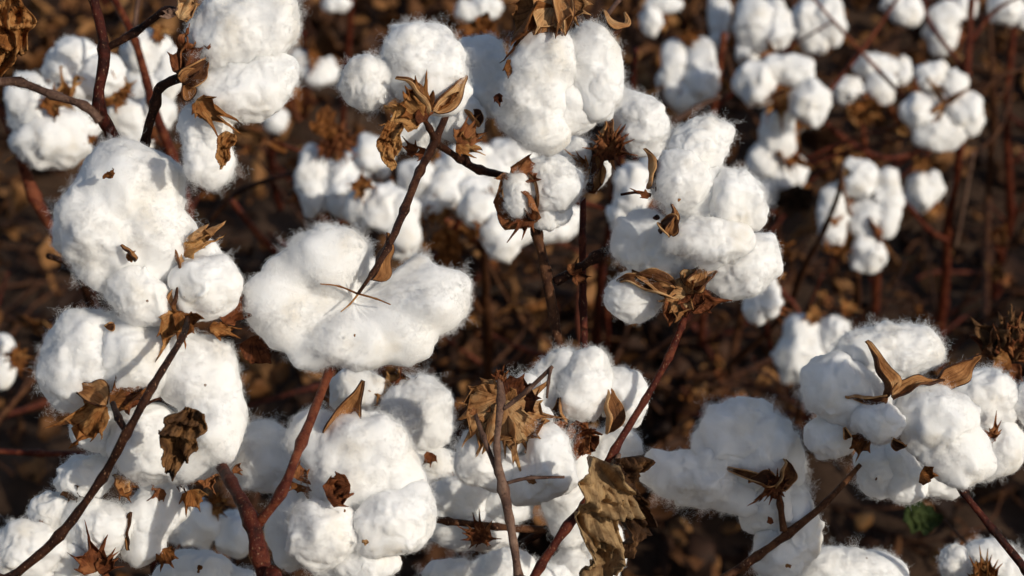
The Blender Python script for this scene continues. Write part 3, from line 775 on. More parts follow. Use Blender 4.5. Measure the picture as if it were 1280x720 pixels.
b = boll(Gp, D, [[(688, 574, 6, 31, 52, 12), (662, 602, -4, 34, 32, 0)], [(600, 575, -14, 34, 38, 20), (635, 590, -14, 40, 30, 0)], [(640, 520, -22, 50, 44, 0), (655, 485, -26, 24, 18, 0)]], label='dried boll in papery fringed bracts')
bract(b, (628, 508, 26), (708, 560, 26), 132, mat=M_BRACT_PALE, teeth=8, depth=.55, roll=-6, curl=.6, cup=-.25, crumple=.04, spread=62)
bract(b, (626, 496, 22), (590, 564, 26), 92, mat=M_BRACT_PALE, teeth=6, depth=.35, roll=-10, curl=.6, cup=-.25, crumple=.07)
bract(b, (630, 492, 12), (572, 524, 10), 80, mat=M_BRACT_PALE, teeth=6, depth=.3, roll=15, curl=.6, cup=-.2, crumple=.12)
bract(b, (632, 500, 26), (644, 592, 32), 70, mat=M_BRACT_PALE, teeth=5, depth=.4, roll=5, curl=.4, cup=-.2, crumple=.07)
bract(b, (620, 510, 10), (580, 488, 16), 60, mat=M_BRACT_PALE, teeth=6, depth=.25, roll=0, curl=.7, crumple=.2)
bract(b, (640, 500, 10), (662, 474, 20), 64, mat=M_BRACT_RED, teeth=6, depth=.25, roll=0, curl=.8, crumple=.2)
bract(b, (634, 506, 10), (612, 476, 22), 54, mat=M_BRACT_PALE, teeth=6, depth=.3, roll=0, curl=.7, crumple=.2)
bract(b, (630, 500, 26), (596, 600, 20), 34, mat=M_BRACT_PALE, teeth=4, depth=.5, roll=-30, curl=.5, crumple=.12)
bract(b, (690, 528, 0), (706, 548, -20), 30, mat=M_BRACT_RED, teeth=3, crumple=.3)
bract(b, (660, 596, 28), (674, 610, 34), 14, mat=M_BUR_IN, teeth=4, name='leaf_fragment')

# --- set further back under the dried head
Hp = plant('cotton_plant', 'cotton plant with small bolls low behind the dried papery head, on dark twigs', 'cotton plant', ROW, foot(600, 1.04))
stem(Hp, [(488, 556, .995, 4.5), (512, 588, 1.0, 4.8), (545, 618, 1.005, 5), (590, 680, 1.02, 6), (612, 740, 1.03, 6.5)], M_STEM, ground=foot(600, 1.04))
stem(Hp, [(536, 648, .955, 4.6), (560, 652, .96, 4.4), (620, 658, .97, 4.6), (682, 662, .98, 5)], M_STEM, 'branch'); stem(Hp, [(682, 662, .98, 5), (640, 690, 1.0, 5), (606, 720, 1.025, 6)], M_STEM, 'branch')
b = boll(Hp, .99, [[(525, 514, 4, 46, 44, 0), (508, 500, 0, 30, 30, 0), (535, 535, 0, 36, 32, 0)], [(450, 490, -14, 42, 32, -10)], [(545, 588, -4, 34, 34, 0), (515, 580, -8, 34, 26, 0)]], dense=.8)
bract(b, (500, 500, 0), (470, 462, 6), 60, mat=M_BRACT, teeth=6, depth=.4); bract(b, (500, 490, 6), (514, 462, 12), 34, mat=M_BRACT_RED, teeth=5); valve(b, (494, 528, 10), (498, 488, 14), 26, roll=30, inside_front=False)
bract(b, (540, 566, 30), (532, 584, 34), 22, mat=M_BRACT_RED, teeth=4); bract(b, (574, 600, 18), (560, 606, 24), 26, mat=M_BRACT_RED, teeth=5)
b = boll(Hp, .975, [(574, 622, 4, 44, 28, 8), (634, 628, 0, 32, 30, 0), [(575, 655, -6, 48, 34, 0), (610, 660, -10, 40, 30, 0)]], dense=.8)
for tx, ty in ((572, 658), (600, 640), (626, 662), (612, 680), (578, 676)):
    bract(b, (600, 672, 34), (tx, ty, 44), 28, mat=M_BRACT_RED, teeth=5, depth=.6)
b = boll(Hp, .95, [(562, 722, 0, 36, 26, 0), [(632, 716, 4, 44, 32, 0), (600, 722, 0, 34, 22, 0)], (678, 722, -12, 40, 22, 0)])

# --- shaded boll and its slanting dark stem
Ip = plant('cotton_plant', 'cotton plant with a shaded ragged boll trailing wisps above a dark slanting stem', 'cotton plant', ROW, foot(890, .95, .02))
stem(Ip, [(1074, 580, .955, 3.4), (1030, 628, .95, 4.2), (983, 666, .945, 5.2), (945, 694, .945, 4.8), (902, 724, .945, 5.4), (880, 750, .945, 7)], M_STEM, ground=foot(890, .95, .02))
stem(Ip, [(972, 606, .945, 3.6), (976, 630, .942, 4), (981, 664, .944, 5)], M_STEM, 'branch')
D = .955
b = boll(Ip, D, [[(918, 532, 4, 46, 34, 30), (955, 560, 2, 42, 48, -30), (905, 560, 0, 48, 34, 0), (940, 585, 4, 46, 26, 0), (985, 580, -4, 22, 34, 0)],
                 [(880, 596, 4, 52, 38, -8), (842, 592, 0, 34, 32, 0), (824, 584, -4, 22, 24, 20), (925, 622, 0, 40, 28, -15), (900, 570, 0, 34, 26, 0)],
                 [(968, 630, -10, 38, 42, 0), (950, 645, -6, 26, 20, 0)], [(990, 640, -8, 30, 48, 8), (975, 690, -8, 36, 38, 0), (1004, 668, -8, 22, 40, 0)]], lump=1.5, length=.005, label='ragged boll, three lobes and one hanging lock')
valve(b, (970, 612, 50), (994, 572, 44), 24, roll=40, inside_front=False); valve(b, (966, 606, 50), (902, 580, 46), 10, roll=10, inside_front=False); valve(b, (968, 606, 52), (936, 596, 56), 22, roll=30, inside_front=False)
for tx, ty, w_ in ((962, 586, 26), (946, 620, 30), (988, 606, 26), (968, 640, 24), (932, 634, 14), (976, 620, 30), (985, 590, 20)):
    bract(b, (970, 608, 52), (tx, ty, 62), w_, mat=M_BRACT_RED, teeth=5, depth=.65, roll=(tx * 3) % 40 - 20)
bract(b, (966, 650, 50), (956, 654, 56), 12, mat=M_BRACT_RED, teeth=3); fleck(b, 982, 706, 40, 18, -25)
b = boll(Ip, .99, [[(1045, 712, 0, 60, 30, 0), (1095, 718, -4, 44, 30, 0), (985, 722, -6, 40, 26, 0)]])

# --- open boll with upright bur walls
Jp = plant('cotton_plant', 'cotton plant whose open boll shows upright pointed bur walls round a small lock', 'cotton plant', ROW, foot(1290, .96))
stem(Jp, [(1150, 560, .97, 3.4), (1190, 596, .945, 4), (1205, 616, .94, 4.6), (1240, 660, .94, 4.8), (1284, 712, .94, 5.2), (1300, 745, .94, 6)], M_STEM_RED, ground=foot(1290, .96))
stem(Jp, [(1290, 470, 1.0, 4), (1310, 560, .98, 4.5), (1312, 700, .95, 5)], M_STEM, 'branch')
D = .93
b = boll(Jp, D, [[(1054, 487, 2, 52, 46, 10), (1040, 470, 0, 38, 34, 0)], [(1112, 436, -10, 66, 32, 4), (1140, 440, -12, 38, 32, 0), (1080, 440, -10, 36, 28, 0)], (1098, 527, 34, 35, 27, -5),
                 [(1172, 530, 12, 52, 50, 0), (1200, 570, 12, 44, 40, -30), (1150, 510, 8, 34, 34, 0)], [(1038, 545, -14, 34, 30, 0)], [(1105, 500, -26, 56, 44, 0)]],
         label='open boll with three pointed bur walls meeting at its middle')
valve(b, (1112, 498, 34), (1097, 423, 50), 22, roll=55, curl=.35); valve(b, (1110, 495, 40), (1060, 507, 54), 11, roll=-45, curl=.5, inside_front=False); valve(b, (1114, 494, 36), (1180, 460, 42), 15, roll=-35, curl=.5)
valve(b, (1168, 476, 10), (1232, 447, 6), 34, roll=25, curl=.3); valve(b, (1116, 550, 50), (1134, 562, 50), 14, roll=30, inside_front=False)
bract(b, (1082, 545, 40), (1062, 572, 40), 34, mat=M_BRACT, teeth=4, crumple=.2); bract(b, (1150, 592, 40), (1172, 600, 44), 26, mat=M_BRACT, teeth=4); valve(b, (1060, 548, 40), (1056, 536, 48), 8, inside_front=False)
b = boll(Jp, .965, [[(1096, 590, 0, 28, 34, 10)], [(1132, 600, 4, 28, 34, 0), (1120, 580, 0, 28, 26, 0)], [(1175, 604, -8, 34, 20, 0), (1150, 590, -10, 34, 24, 0)]])
fleck(b, 1094, 600, 30, 8, 40)
b = boll(Jp, .975, [[(1230, 500, 0, 46, 38, -10), (1208, 490, -4, 30, 30, 0)], [(1256, 556, 4, 28, 34, 0), (1236, 570, 0, 30, 30, 0)], (1288, 505, 10, 22, 30, 0)])
for tx, ty, w_ in ((1252, 516, 16), (1226, 540, 24), (1244, 556, 26), (1236, 534, 20)):
    bract(b, (1240, 548, 34), (tx, ty, 42), w_, mat=M_BRACT_RED, teeth=4, depth=.7)
dead_leaf(Jp, 1.25, (1130, 640, 0), (1180, 650, 0), 40, 15, mat=M_GREEN, fold=.6, crumple=.06, curl=.4, name='leaf')
stem(Jp, [(1180, 650, 1.25, 1.5), (1210, 680, 1.22, 2), (1250, 720, 1.15, 2.4), (1300, 745, .95, 3)], M_STEM, 'twig')
# --- dark dried head at the picture's side, and the low boll beneath
Kp = plant('cotton_plant', 'cotton plant with a dark closed dried head above a low boll in jagged brown bracts', 'cotton plant', ROW, foot(1330, 1.06))
stem(Kp, [(1266, 456, 1.03, 4), (1280, 500, 1.04, 4.5), (1320, 600, 1.05, 5), (1330, 740, 1.055, 6)], M_STEM, ground=foot(1330, 1.06))
stem(Kp, [(1240, 700, 1.03, 4), (1270, 740, 1.04, 5), (1325, 780, 1.055, 6)], M_STEM, 'branch')
hd = Boll(empty('dried_head', at(1264, 425, 1.03) - wpos(Kp), Kp), 1.03, 0)
for a0 in range(0, 360, 30):
    ca, sa = math.cos(R(a0)), math.sin(R(a0))
    bract(hd, (1264 + 8 * ca, 452, 10 * sa), (1264 + 30 * ca * (1 if a0 % 60 else .6), 385 + (a0 % 4) * 6, 34 * sa), 52, mat=M_BRACT_RED if a0 % 60 else M_LEAF_DARK, teeth=6, depth=.35, roll=40 * ca, curl=.9, crumple=.22)
bract(hd, (1264, 452, 20), (1230, 462, 20), 40, mat=M_BRACT, teeth=5); bract(hd, (1262, 455, 20), (1270, 490, 20), 44, mat=M_BRACT_RED, teeth=5)
b = boll(Kp, 1.02, [(1196, 706, 0, 24, 26, 0), [(1235, 700, -4, 36, 28, 0), (1262, 716, -4, 36, 26, 0)]])
for tx, ty in ((1208, 690), (1224, 676), (1240, 688), (1256, 700), (1222, 700)):
    bract(b, (1230, 730, 34), (tx, ty, 44), 30, mat=M_BRACT, teeth=5, depth=.6)

Sp = plant('cotton_plant', 'cotton plant of the same rows standing past the edges of the view', 'cotton plant', 'cotton plants past the edges of the view', (0.33, 0.55, 0.0))  # unseen plant, added to throw shade on the ragged boll
tube('stem', Sp, [(0.33, 0.55, -.02), (0.335, .56, .25), (0.31, .58, .5), (.30, .57, .70)], [.006, .0055, .004, .002], M_STEM_RED, seed=3)
for (xx, yy, r_) in ((925, 540, 66), (950, 512, 50), (985, 560, 44), (860, 590, 58), (985, 640, 54), (985, 700, 50), (900, 630, 46), (945, 600, 50)):  # its bolls are set sunward of the ragged boll to block its sun
    c_ = at(xx, yy, .95) + SUNV * (.30 + .0006 * (xx - 900))
    bo_ = empty('cotton_boll', c_ - wpos(Sp), Sp)
    P_, f_ = lint_shape([(np.zeros(3), np.full(3, r_ * px(.95)), 0.0)], 4, nseed())
    fuzz(mesh_obj('lint', P_ @ FRAME.T, f_, [M_LINT, M_FIBRE], bo_), 5000, .3, .004, 2.0)
    tube('branch', Sp, [(.325, .565, .3 + .0002 * xx), (c_ + np.array([.32, .57, .4])) / 2, c_ - np.array([0, 0, .01])], [.003, .0025, .002], M_STEM, seed=xx % 90)
# ------------------------------------------------------------------ the row behind
BACK = 'dry cotton plants of the second row'

def bfoot(x, y, lo=0.0):                          # a foot on the soil where it shows at that pixel
    d = FWD + RGT * ((x - 640) / 1280 * WID) + UPV * ((360 - y) / 1280 * WID)
    p = CAM + d * (CAM[2] / -d[2])
    return (p[0], p[1], 0.0)

def scr(p):
    v = np.asarray(p) - CAM; d = v @ FWD
    return (640 + v @ RGT / d / WID * 1280, 360 - v @ UPV / d / WID * 1280, d)


def bb(pl, D, locks, **kw):
    kw.setdefault('sub', 4); kw.setdefault('dense', .35); kw.setdefault('thick', 2.0)
    kw.setdefault('lump', 1.35)
    b = boll(pl, D, locks, **kw)
    fl = [t for l in locks for t in (l if isinstance(l, list) else [l])]
    cx = sum(t[0] for t in fl) / len(fl); cy = sum(t[1] for t in fl) / len(fl)
    ex = max(abs(t[1] - cy) + t[4] for t in fl); r = np.random.default_rng(b.sd)
    for k in range(3):                            # dry bracts show round its base
        a = R(r.uniform(200, 340) if k else r.uniform(30, 150))
        bract(b, (cx, cy, -6), (cx + math.cos(a) * ex * 1.12, cy - math.sin(a) * ex * 1.12, -2), ex * .8, mat=[M_BRACT, M_BRACT_RED][k % 2], teeth=5, depth=.4, crumple=.2, roll=r.uniform(-40, 40))
    return b

def tuft(b, x, y, dz, r, mat=M_BRACT, n=5, a0=0, span=360, w=.9, teeth=5, depth=.55):
    for i in range(n):
        a = R(a0 + span * i / max(1, n if span == 360 else n - 1))
        bract(b, (x, y, dz), (x + r * math.cos(a), y - r * math.sin(a), dz + r * .4), r * w, mat=mat, teeth=teeth, depth=depth, roll=(i * 37) % 60 - 30, crumple=.2)

# behind the top corner
p = plant('cotton_plant', 'softly blurred cotton plant behind the hairy red stems, four bolls close together', 'cotton plant', BACK, bfoot(110, 560))
stem(p, [(140, -6, 1.22, 4.5), (168, 52, 1.24, 5), (190, 125, 1.26, 5.5), (216, 192, 1.28, 6), (236, 260, 1.30, 6), (230, 360, 1.32, 6.5)], M_STEM_RED, ground=bfoot(110, 560))
stem(p, [(0, 132, 1.3, 6), (20, 180, 1.3, 6.5), (42, 245, 1.31, 7), (75, 300, 1.32, 7.5), (104, 350, 1.33, 8), (130, 420, 1.34, 8)], M_STEM_RED, 'branch')
stem(p, [(60, 320, 1.10, 4), (88, 335, 1.13, 5), (112, 376, 1.17, 6), (135, 430, 1.22, 6.5)], M_STEM, 'branch')
stem(p, [(172, 0, 1.25, 3), (168, 30, 1.25, 3), (166, 52, 1.25, 3.5)], M_STEM_PALE, 'twig')
D = 1.30
b = bb(p, D, [[(93, 72, 0, 34, 27, 15), (80, 85, 0, 24, 26, 0)], (129, 92, 8, 27, 30, 0), (95, 112, -8, 34, 24, 0)]); tuft(b, 150, 110, 6, 26, n=4); tuft(b, 70, 100, 0, 24, n=3, mat=M_BRACT_RED)
b = bb(p, 1.28, [[(46, 140, 0, 38, 40, 0), (34, 120, 0, 28, 28, 0)], [(80, 172, 4, 36, 40, 0), (60, 180, 4, 44, 36, 0)], (105, 150, -6, 26, 26, 0)]); tuft(b, 66, 130, 34, 26, n=4, mat=M_BRACT); tuft(b, 105, 175, 14, 20, n=3)
b = bb(p, 1.36, [[(183, 66, 0, 34, 32, 0)], (212, 92, 4, 22, 34, 0), (186, 112, -8, 34, 34, 0)]); tuft(b, 200, 40, 20, 20, n=3)
b = bb(p, 1.34, [[(160, 150, 0, 27, 26, 0), (172, 175, -6, 26, 24, 0)], (195, 140, -10, 26, 26, 0)]); tuft(b, 146, 120, 18, 24, n=5); tuft(b, 190, 165, 10, 20, n=3, mat=M_BRACT_RED)

# behind the top centre
p = plant('cotton_plant', 'cotton plant behind the curved brown twig, its drooping boll topped by reddish bracts', 'cotton plant', BACK, bfoot(470, 470))
stem(p, [(600, 230, 1.6, 4), (560, 300, 1.65, 4.5), (520, 360, 1.75, 5), (480, 420, 1.85, 5)], M_STEM_RED, ground=bfoot(470, 470))
stem(p, [(360, 232, 1.55, 2.6), (380, 215, 1.55, 2.6), (402, 196, 1.55, 3)], M_STEM, 'twig'); stem(p, [(290, 250, 1.7, 4), (330, 300, 1.72, 4.5), (380, 340, 1.75, 4.5), (440, 390, 1.82, 5)], M_STEM_RED, 'branch')
stem(p, [(250, 290, 1.75, 3.5), (300, 240, 1.72, 3.5), (370, 216, 1.7, 3)], M_STEM, 'twig')
b = bb(p, 1.55, [[(391, 220, 0, 21, 46, 3), (392, 245, 0, 20, 26, 0)], [(428, 236, 6, 22, 40, 0)], (410, 235, -10, 26, 36, 0)], label='drooping boll with a burst of reddish bracts on top')
tuft(b, 422, 176, 22, 30, mat=M_BRACT_RED, n=9, depth=.7); tuft(b, 408, 186, 26, 22, mat=M_BRACT_RED, n=5, depth=.7); dead_leaf(p, 1.5, (400, 170, 0), (420, 130, 0), 34, 5, mat=M_BRACT)
b = bb(p, 1.62, [(467, 198, 0, 25, 30, 0), [(445, 215, -6, 22, 30, 0)]]); tuft(b, 470, 238, 8, 22, n=4)
b = bb(p, 1.50, [[(484, 262, 0, 34, 32, 0)], [(508, 290, 6, 20, 28, 0), (500, 262, 0, 26, 26, 0)], (458, 258, -8, 24, 34, 0)]); tuft(b, 452, 232, 16, 22, n=4)
b = bb(p, 1.52, [(503, 305, 0, 21, 20, 0)])
p = plant('cotton_plant', 'cotton plant packed with pale bolls behind the hanging boll, pointed locks underneath', 'cotton plant', BACK, bfoot(610, 462))
stem(p, [(596, 180, 1.6, 4), (604, 300, 1.68, 5), (608, 380, 1.8, 6.5), (610, 430, 1.9, 6.5)], M_STEM, ground=bfoot(610, 462))
stem(p, [(552, 300, 1.6, 3.5), (575, 345, 1.7, 4), (600, 390, 1.8, 5)], M_STEM, 'branch')
b = bb(p, 1.55, [[(522, 224, 0, 26, 28, 0)], [(560, 236, 4, 30, 30, 0), (545, 250, 0, 24, 24, 0)], [(592, 250, 6, 26, 36, 0)], (575, 205, -8, 34, 24, 0)]); tuft(b, 548, 262, 14, 28, n=5, span=180, a0=180)
b = bb(p, 1.5, [[(628, 290, 0, 30, 26, 0), (630, 306, 0, 20, 26, 0)], (600, 262, -8, 28, 26, 0), (650, 285, -10, 24, 24, 0)]); tuft(b, 604, 285, 6, 20, n=3)
b = bb(p, 1.6, [(618, 218, 0, 24, 28, 0), (600, 205, -4, 26, 28, 0), [(640, 195, -8, 30, 26, 0)]])
b = bb(p, 1.6, [[(700, 275, 0, 28, 24, 0), (680, 285, 0, 28, 22, 0)]]); tuft(b, 668, 280, 4, 20, n=3)
tl = Boll(p, 1.6, 0)
for i_, (x_, y_, r_) in enumerate(((548, 288, 40), (560, 310, 34), (585, 30, 44), (575, 60, 40), (600, 20, 36))):
    dead_leaf(p, 1.6, (x_, y_, 0), (x_ + r_ * .5, y_ + r_, 0), r_ * .9, 60 + i_, mat=M_BRACT, fold=1.5)
b = bb(p, 1.9, [(608, 8, 0, 22, 16, 0), (588, 14, 0, 20, 14, 0)])

# behind the right-of-centre pile
p = plant('cotton_plant', 'blurred cotton plant just behind the tall pile of lint, bolls peeping past its outline', 'cotton plant', BACK, bfoot(800, 480))
stem(p, [(795, 60, 1.55, 4), (782, 160, 1.6, 4.5), (765, 260, 1.66, 5), (750, 350, 1.75, 5.5), (744, 420, 1.85, 6)], M_STEM_RED, ground=bfoot(800, 480))
stem(p, [(830, 160, 1.5, 3.5), (870, 135, 1.5, 3.5), (900, 120, 1.5, 3)], M_STEM_PALE, 'twig')
b = bb(p, 1.45, [[(792, 238, 0, 24, 40, 0)], (780, 270, -4, 20, 26, 0), (820, 215, -8, 26, 30, 0)])
b = bb(p, 1.5, [(962, 372, 0, 17, 30, 0), (945, 385, -6, 18, 22, 0)]); tuft(b, 970, 345, 6, 16, n=4)

p = plant('cotton_plant', 'far blurred cotton plant with one long double-lock boll beside the slim pale twig', 'cotton plant', BACK, bfoot(880, 400))
stem(p, [(905, 40, 2.05, 4), (890, 160, 2.1, 4.5), (884, 300, 2.2, 5), (880, 370, 2.3, 5)], M_STEM_RED, ground=bfoot(880, 400))
b = bb(p, 2.0, [[(876, 88, 0, 23, 44, 0)], [(843, 78, -4, 19, 32, 0), (838, 105, -4, 16, 26, 0)], (860, 120, -10, 24, 24, 0)]); tuft(b, 862, 46, 8, 18, n=4, mat=M_BRACT)
b = bb(p, 2.1, [(830, 6, 0, 26, 12, 0), (815, 25, 0, 14, 22, 0)])

p = plant('cotton_plant', 'distant cotton plant whose bluish-white bolls crowd the upper edge of the view', 'cotton plant', BACK, bfoot(1000, 330))
stem(p, [(990, 0, 2.2, 4), (985, 120, 2.25, 4.5), (975, 230, 2.35, 5), (970, 300, 2.45, 5)], M_STEM, ground=bfoot(1000, 330))
b = bb(p, 2.15, [[(900, 24, 0, 16, 30, 0)], (898, 45, 4, 12, 18, 0)])
b = bb(p, 2.1, [[(942, 30, 0, 28, 38, 0), (965, 35, 0, 26, 36, 0)], (935, 65, -6, 18, 16, 0)])
b = bb(p, 2.15, [[(1008, 28, 0, 20, 34, 0)], [(1036, 26, 4, 24, 34, 0)], (1020, 50, 0, 18, 18, 0)])
p = plant('cotton_plant', 'blurred cotton plant with a string of bolls running down beside the tall pile', 'cotton plant', BACK, bfoot(940, 420))
stem(p, [(1000, 70, 1.95, 3), (985, 130, 1.95, 3.5), (960, 260, 2.05, 4.5), (930, 380, 2.2, 5.5), (905, 490, 2.25, 6)], M_STEM, ground=bfoot(940, 420))
b = bb(p, 1.92, [[(946, 106, 0, 25, 32, 20)], [(994, 88, 2, 27, 21, -15), (970, 84, 0, 22, 18, 0)], (1013, 128, 8, 26, 29, 0)], label='three-lobed boll at the top of the string')
valve(b, (984, 112, 14), (945, 132, 20), 10, inside_front=False); tuft(b, 1000, 158, 6, 16, n=3)
b = bb(p, 1.96, [[(974, 165, 0, 25, 38, 0), (985, 150, 0, 22, 26, 0)], (955, 200, -4, 22, 24, 0)])
b = bb(p, 1.98, [[(966, 218, 0, 30, 32, 20), (955, 240, 0, 22, 26, 0)], (990, 215, -6, 18, 26, 0)]); tuft(b, 985, 250, 2, 18, n=4)

p = plant('cotton_plant', 'blurred cotton plant with a small boll cupped in orange-brown leaves at mid distance', 'cotton plant', BACK, bfoot(1090, 410))
stem(p, [(1075, 125, 2.15, 3), (1082, 180, 2.17, 3.5), (1100, 260, 2.25, 4), (1095, 360, 2.35, 5)], M_STEM_RED, ground=bfoot(1090, 410))
stem(p, [(1030, 150, 2.1, 3), (1060, 175, 2.12, 3.5), (1100, 196, 2.15, 3.5), (1135, 195, 2.18, 3)], M_STEM_RED, 'branch')
b = bb(p, 2.1, [(1060, 114, 0, 22, 19, 0), [(1102, 108, 6, 19, 26, 0)], (1095, 82, -6, 30, 16, 0), (1128, 88, -8, 12, 20, 0)])
tuft(b, 1082, 134, 10, 30, mat=M_BRACT, n=6, span=200, a0=170, w=1.1); tuft(b, 1086, 120, 14, 14, n=2, mat=M_BRACT_RED)

p = plant('cotton_plant', 'blurred cotton plant topped by a five-lobed boll like a pale flower on dark red stems', 'cotton plant', BACK, bfoot(1178, 425))
stem(p, [(1216, -5, 1.95, 4.2), (1208, 80, 1.97, 4.6), (1200, 180, 2.0, 5), (1186, 290, 2.1, 5.6), (1178, 380, 2.2, 6)], M_STEM_RED, ground=bfoot(1178, 425))
stem(p, [(1216, 190, 2.0, 3), (1204, 250, 2.05, 3.2), (1192, 310, 2.12, 3.6)], M_STEM_PALE, 'branch'); stem(p, [(1130, 250, 2.05, 2.6), (1160, 285, 2.08, 3), (1184, 300, 2.1, 4)], M_STEM_RED, 'branch')
b = bb(p, 1.93, [[(1163, 94, -2, 22, 21, 0)], (1192, 104, 4, 18, 18, 0), [(1148, 138, 4, 25, 22, 10)], [(1209, 142, 4, 24, 27, 0)], [(1168, 164, 0, 30, 24, 0), (1188, 168, 0, 20, 18, 0)], (1178, 132, -14, 26, 26, 0)], label='five-lobed boll seen face on')
valve(b, (1180, 128, 18), (1158, 96, 26), 5, inside_front=False); valve(b, (1180, 130, 18), (1212, 110, 26), 6, inside_front=False); valve(b, (1180, 130, 18), (1158, 146, 26), 6); valve(b, (1181, 130, 18), (1172, 152, 26), 5)
b = bb(p, 2.1, [[(1150, 240, 0, 18, 26, 0)], (1165, 235, -4, 14, 22, 0)]); tuft(b, 1152, 206, 6, 18, n=5, mat=M_BRACT)

p = plant('cotton_plant', 'blurred cotton plant with a long bluish boll hanging from a curved pale-tipped twig', 'cotton plant', BACK, bfoot(1060, 400))
stem(p, [(1052, 205, 1.7, 2.6), (1050, 235, 1.7, 3), (1030, 285, 1.75, 3.4), (1000, 345, 1.85, 4), (980, 390, 2.0, 4.5), (930, 440, 2.1, 5)], M_STEM, ground=bfoot(1060, 400))
stem(p, [(1052, 212, 1.7, 2.4), (1060, 262, 1.7, 2), (1066, 270, 1.7, 2)], M_STEM_PALE, 'twig'); stem(p, [(1070, 340, 1.95, 4), (1072, 372, 2.05, 4.5), (1060, 400, 2.3, 5)], M_STEM, 'branch')
tuft(Boll(p, 1.7, 0), 1058, 216, 0, 10, n=4, mat=M_LEAF)
b = bb(p, 1.9, [[(1073, 224, 4, 24, 26, 0)], [(1110, 252, 0, 19, 48, 0)], [(1085, 316, 0, 24, 28, 0)], (1085, 272, -10, 26, 36, 0), [(1042, 262, -6, 20, 36, 0), (1040, 290, -6, 18, 22, 0)]]); tuft(b, 1052, 312, 0, 20, n=4)
dead_leaf(p, 1.95, (985, 235, 0), (1000, 275, 0), 46, 91, mat=M_LEAF_DARK)

p = plant('cotton_plant', 'distant cotton plant at the upper corner with three bolls over bare red stems', 'cotton plant', BACK, bfoot(1245, 330))
stem(p, [(1270, 0, 2.3, 4), (1258, 120, 2.35, 4.5), (1262, 260, 2.45, 5), (1250, 320, 2.55, 5)], M_STEM_RED, ground=bfoot(1245, 330))
stem(p, [(1236, 0, 2.3, 3.5), (1242, 120, 2.33, 4), (1236, 260, 2.45, 4.5), (1232, 420, 2.3, 5)], M_STEM, 'branch'); stem(p, [(1150, -2, 2.25, 3), (1180, 10, 2.27, 3), (1214, 18, 2.3, 3), (1236, 24, 2.3, 3)], M_STEM_RED, 'branch')
b = bb(p, 2.2, [[(1132, 14, 0, 25, 22, 0)], (1118, 0, 0, 16, 18, 0)])
b = bb(p, 2.2, [[(1176, 38, 0, 22, 32, 0), (1186, 20, 0, 20, 22, 0)], (1205, 10, -4, 18, 18, 0)])
b = bb(p, 2.2, [[(1258, 10, 0, 24, 22, 0)], (1278, 20, 0, 16, 16, 0)])

p = plant('cotton_plant', 'low blurred cotton plant with a two-lobed boll behind the open boll with bur walls', 'cotton plant', BACK, bfoot(1000, 520))
stem(p, [(1020, 395, 1.78, 3), (1022, 440, 1.82, 3.5), (1010, 480, 1.88, 4)], M_STEM, ground=bfoot(1000, 520))
b = bb(p, 1.75, [[(1002, 436, 0, 28, 44, 0), (985, 450, 0, 18, 30, 0)], (1042, 420, 8, 24, 26, 0), (1030, 455, -8, 26, 30, 0)]); tuft(b, 1018, 394, 16, 18, n=4, mat=M_BRACT); tuft(b, 1060, 385, -10, 20, n=3)

p = plant('cotton_plant', 'blurred cotton plant cut by the frame, a sliver of white lint in brown bracts', 'cotton plant', BACK, bfoot(-30, 520))
stem(p, [(-10, 390, 1.5, 4), (-14, 470, 1.6, 4.5)], M_STEM, ground=bfoot(-30, 520)); stem(p, [(-5, 563, 1.2, 4), (50, 566, 1.2, 4), (110, 568, 1.2, 4)], M_STEM_RED, 'branch')
b = bb(p, 1.5, [[(2, 436, 0, 16, 22, 0), (4, 460, 0, 14, 28, 0)]]); tuft(b, 20, 445, 6, 20, n=4)

p = plant('cotton_plant', 'low cotton plant glimpsed behind the forked red stem, its boll in soft shade', 'cotton plant', BACK, bfoot(280, 700))
stem(p, [(290, 655, 1.15, 3.5), (292, 690, 1.2, 4), (286, 740, 1.3, 4)], M_STEM, ground=bfoot(280, 760))
b = bb(p, 1.12, [[(245, 655, 0, 36, 34, 0), (225, 650, 0, 26, 28, 0)], [(292, 668, -6, 30, 30, 0)], (200, 640, -12, 30, 26, 0)]); tuft(b, 268, 630, 10, 24, n=5)
p = plant('cotton_plant', 'distant cotton plant seen as small white dabs along the top edge of the view', 'cotton plant', BACK, bfoot(430, 300))
stem(p, [(440, -5, 2.3, 4), (430, 120, 2.4, 4.5), (425, 220, 2.5, 5)], M_STEM_RED, ground=bfoot(430, 300)); stem(p, [(380, 40, 2.3, 3), (372, 90, 2.35, 4), (340, 190, 2.45, 4.5), (350, 260, 2.55, 5)], M_STEM_RED, 'branch')
b = bb(p, 2.2, [(402, 90, 0, 26, 18, 0), (375, 80, -4, 18, 18, 0), (345, 150, 0, 16, 18, 0)]); tuft(b, 390, 75, 6, 20, n=4)
b = bb(p, 2.3, [(420, 6, 0, 20, 12, 0)])

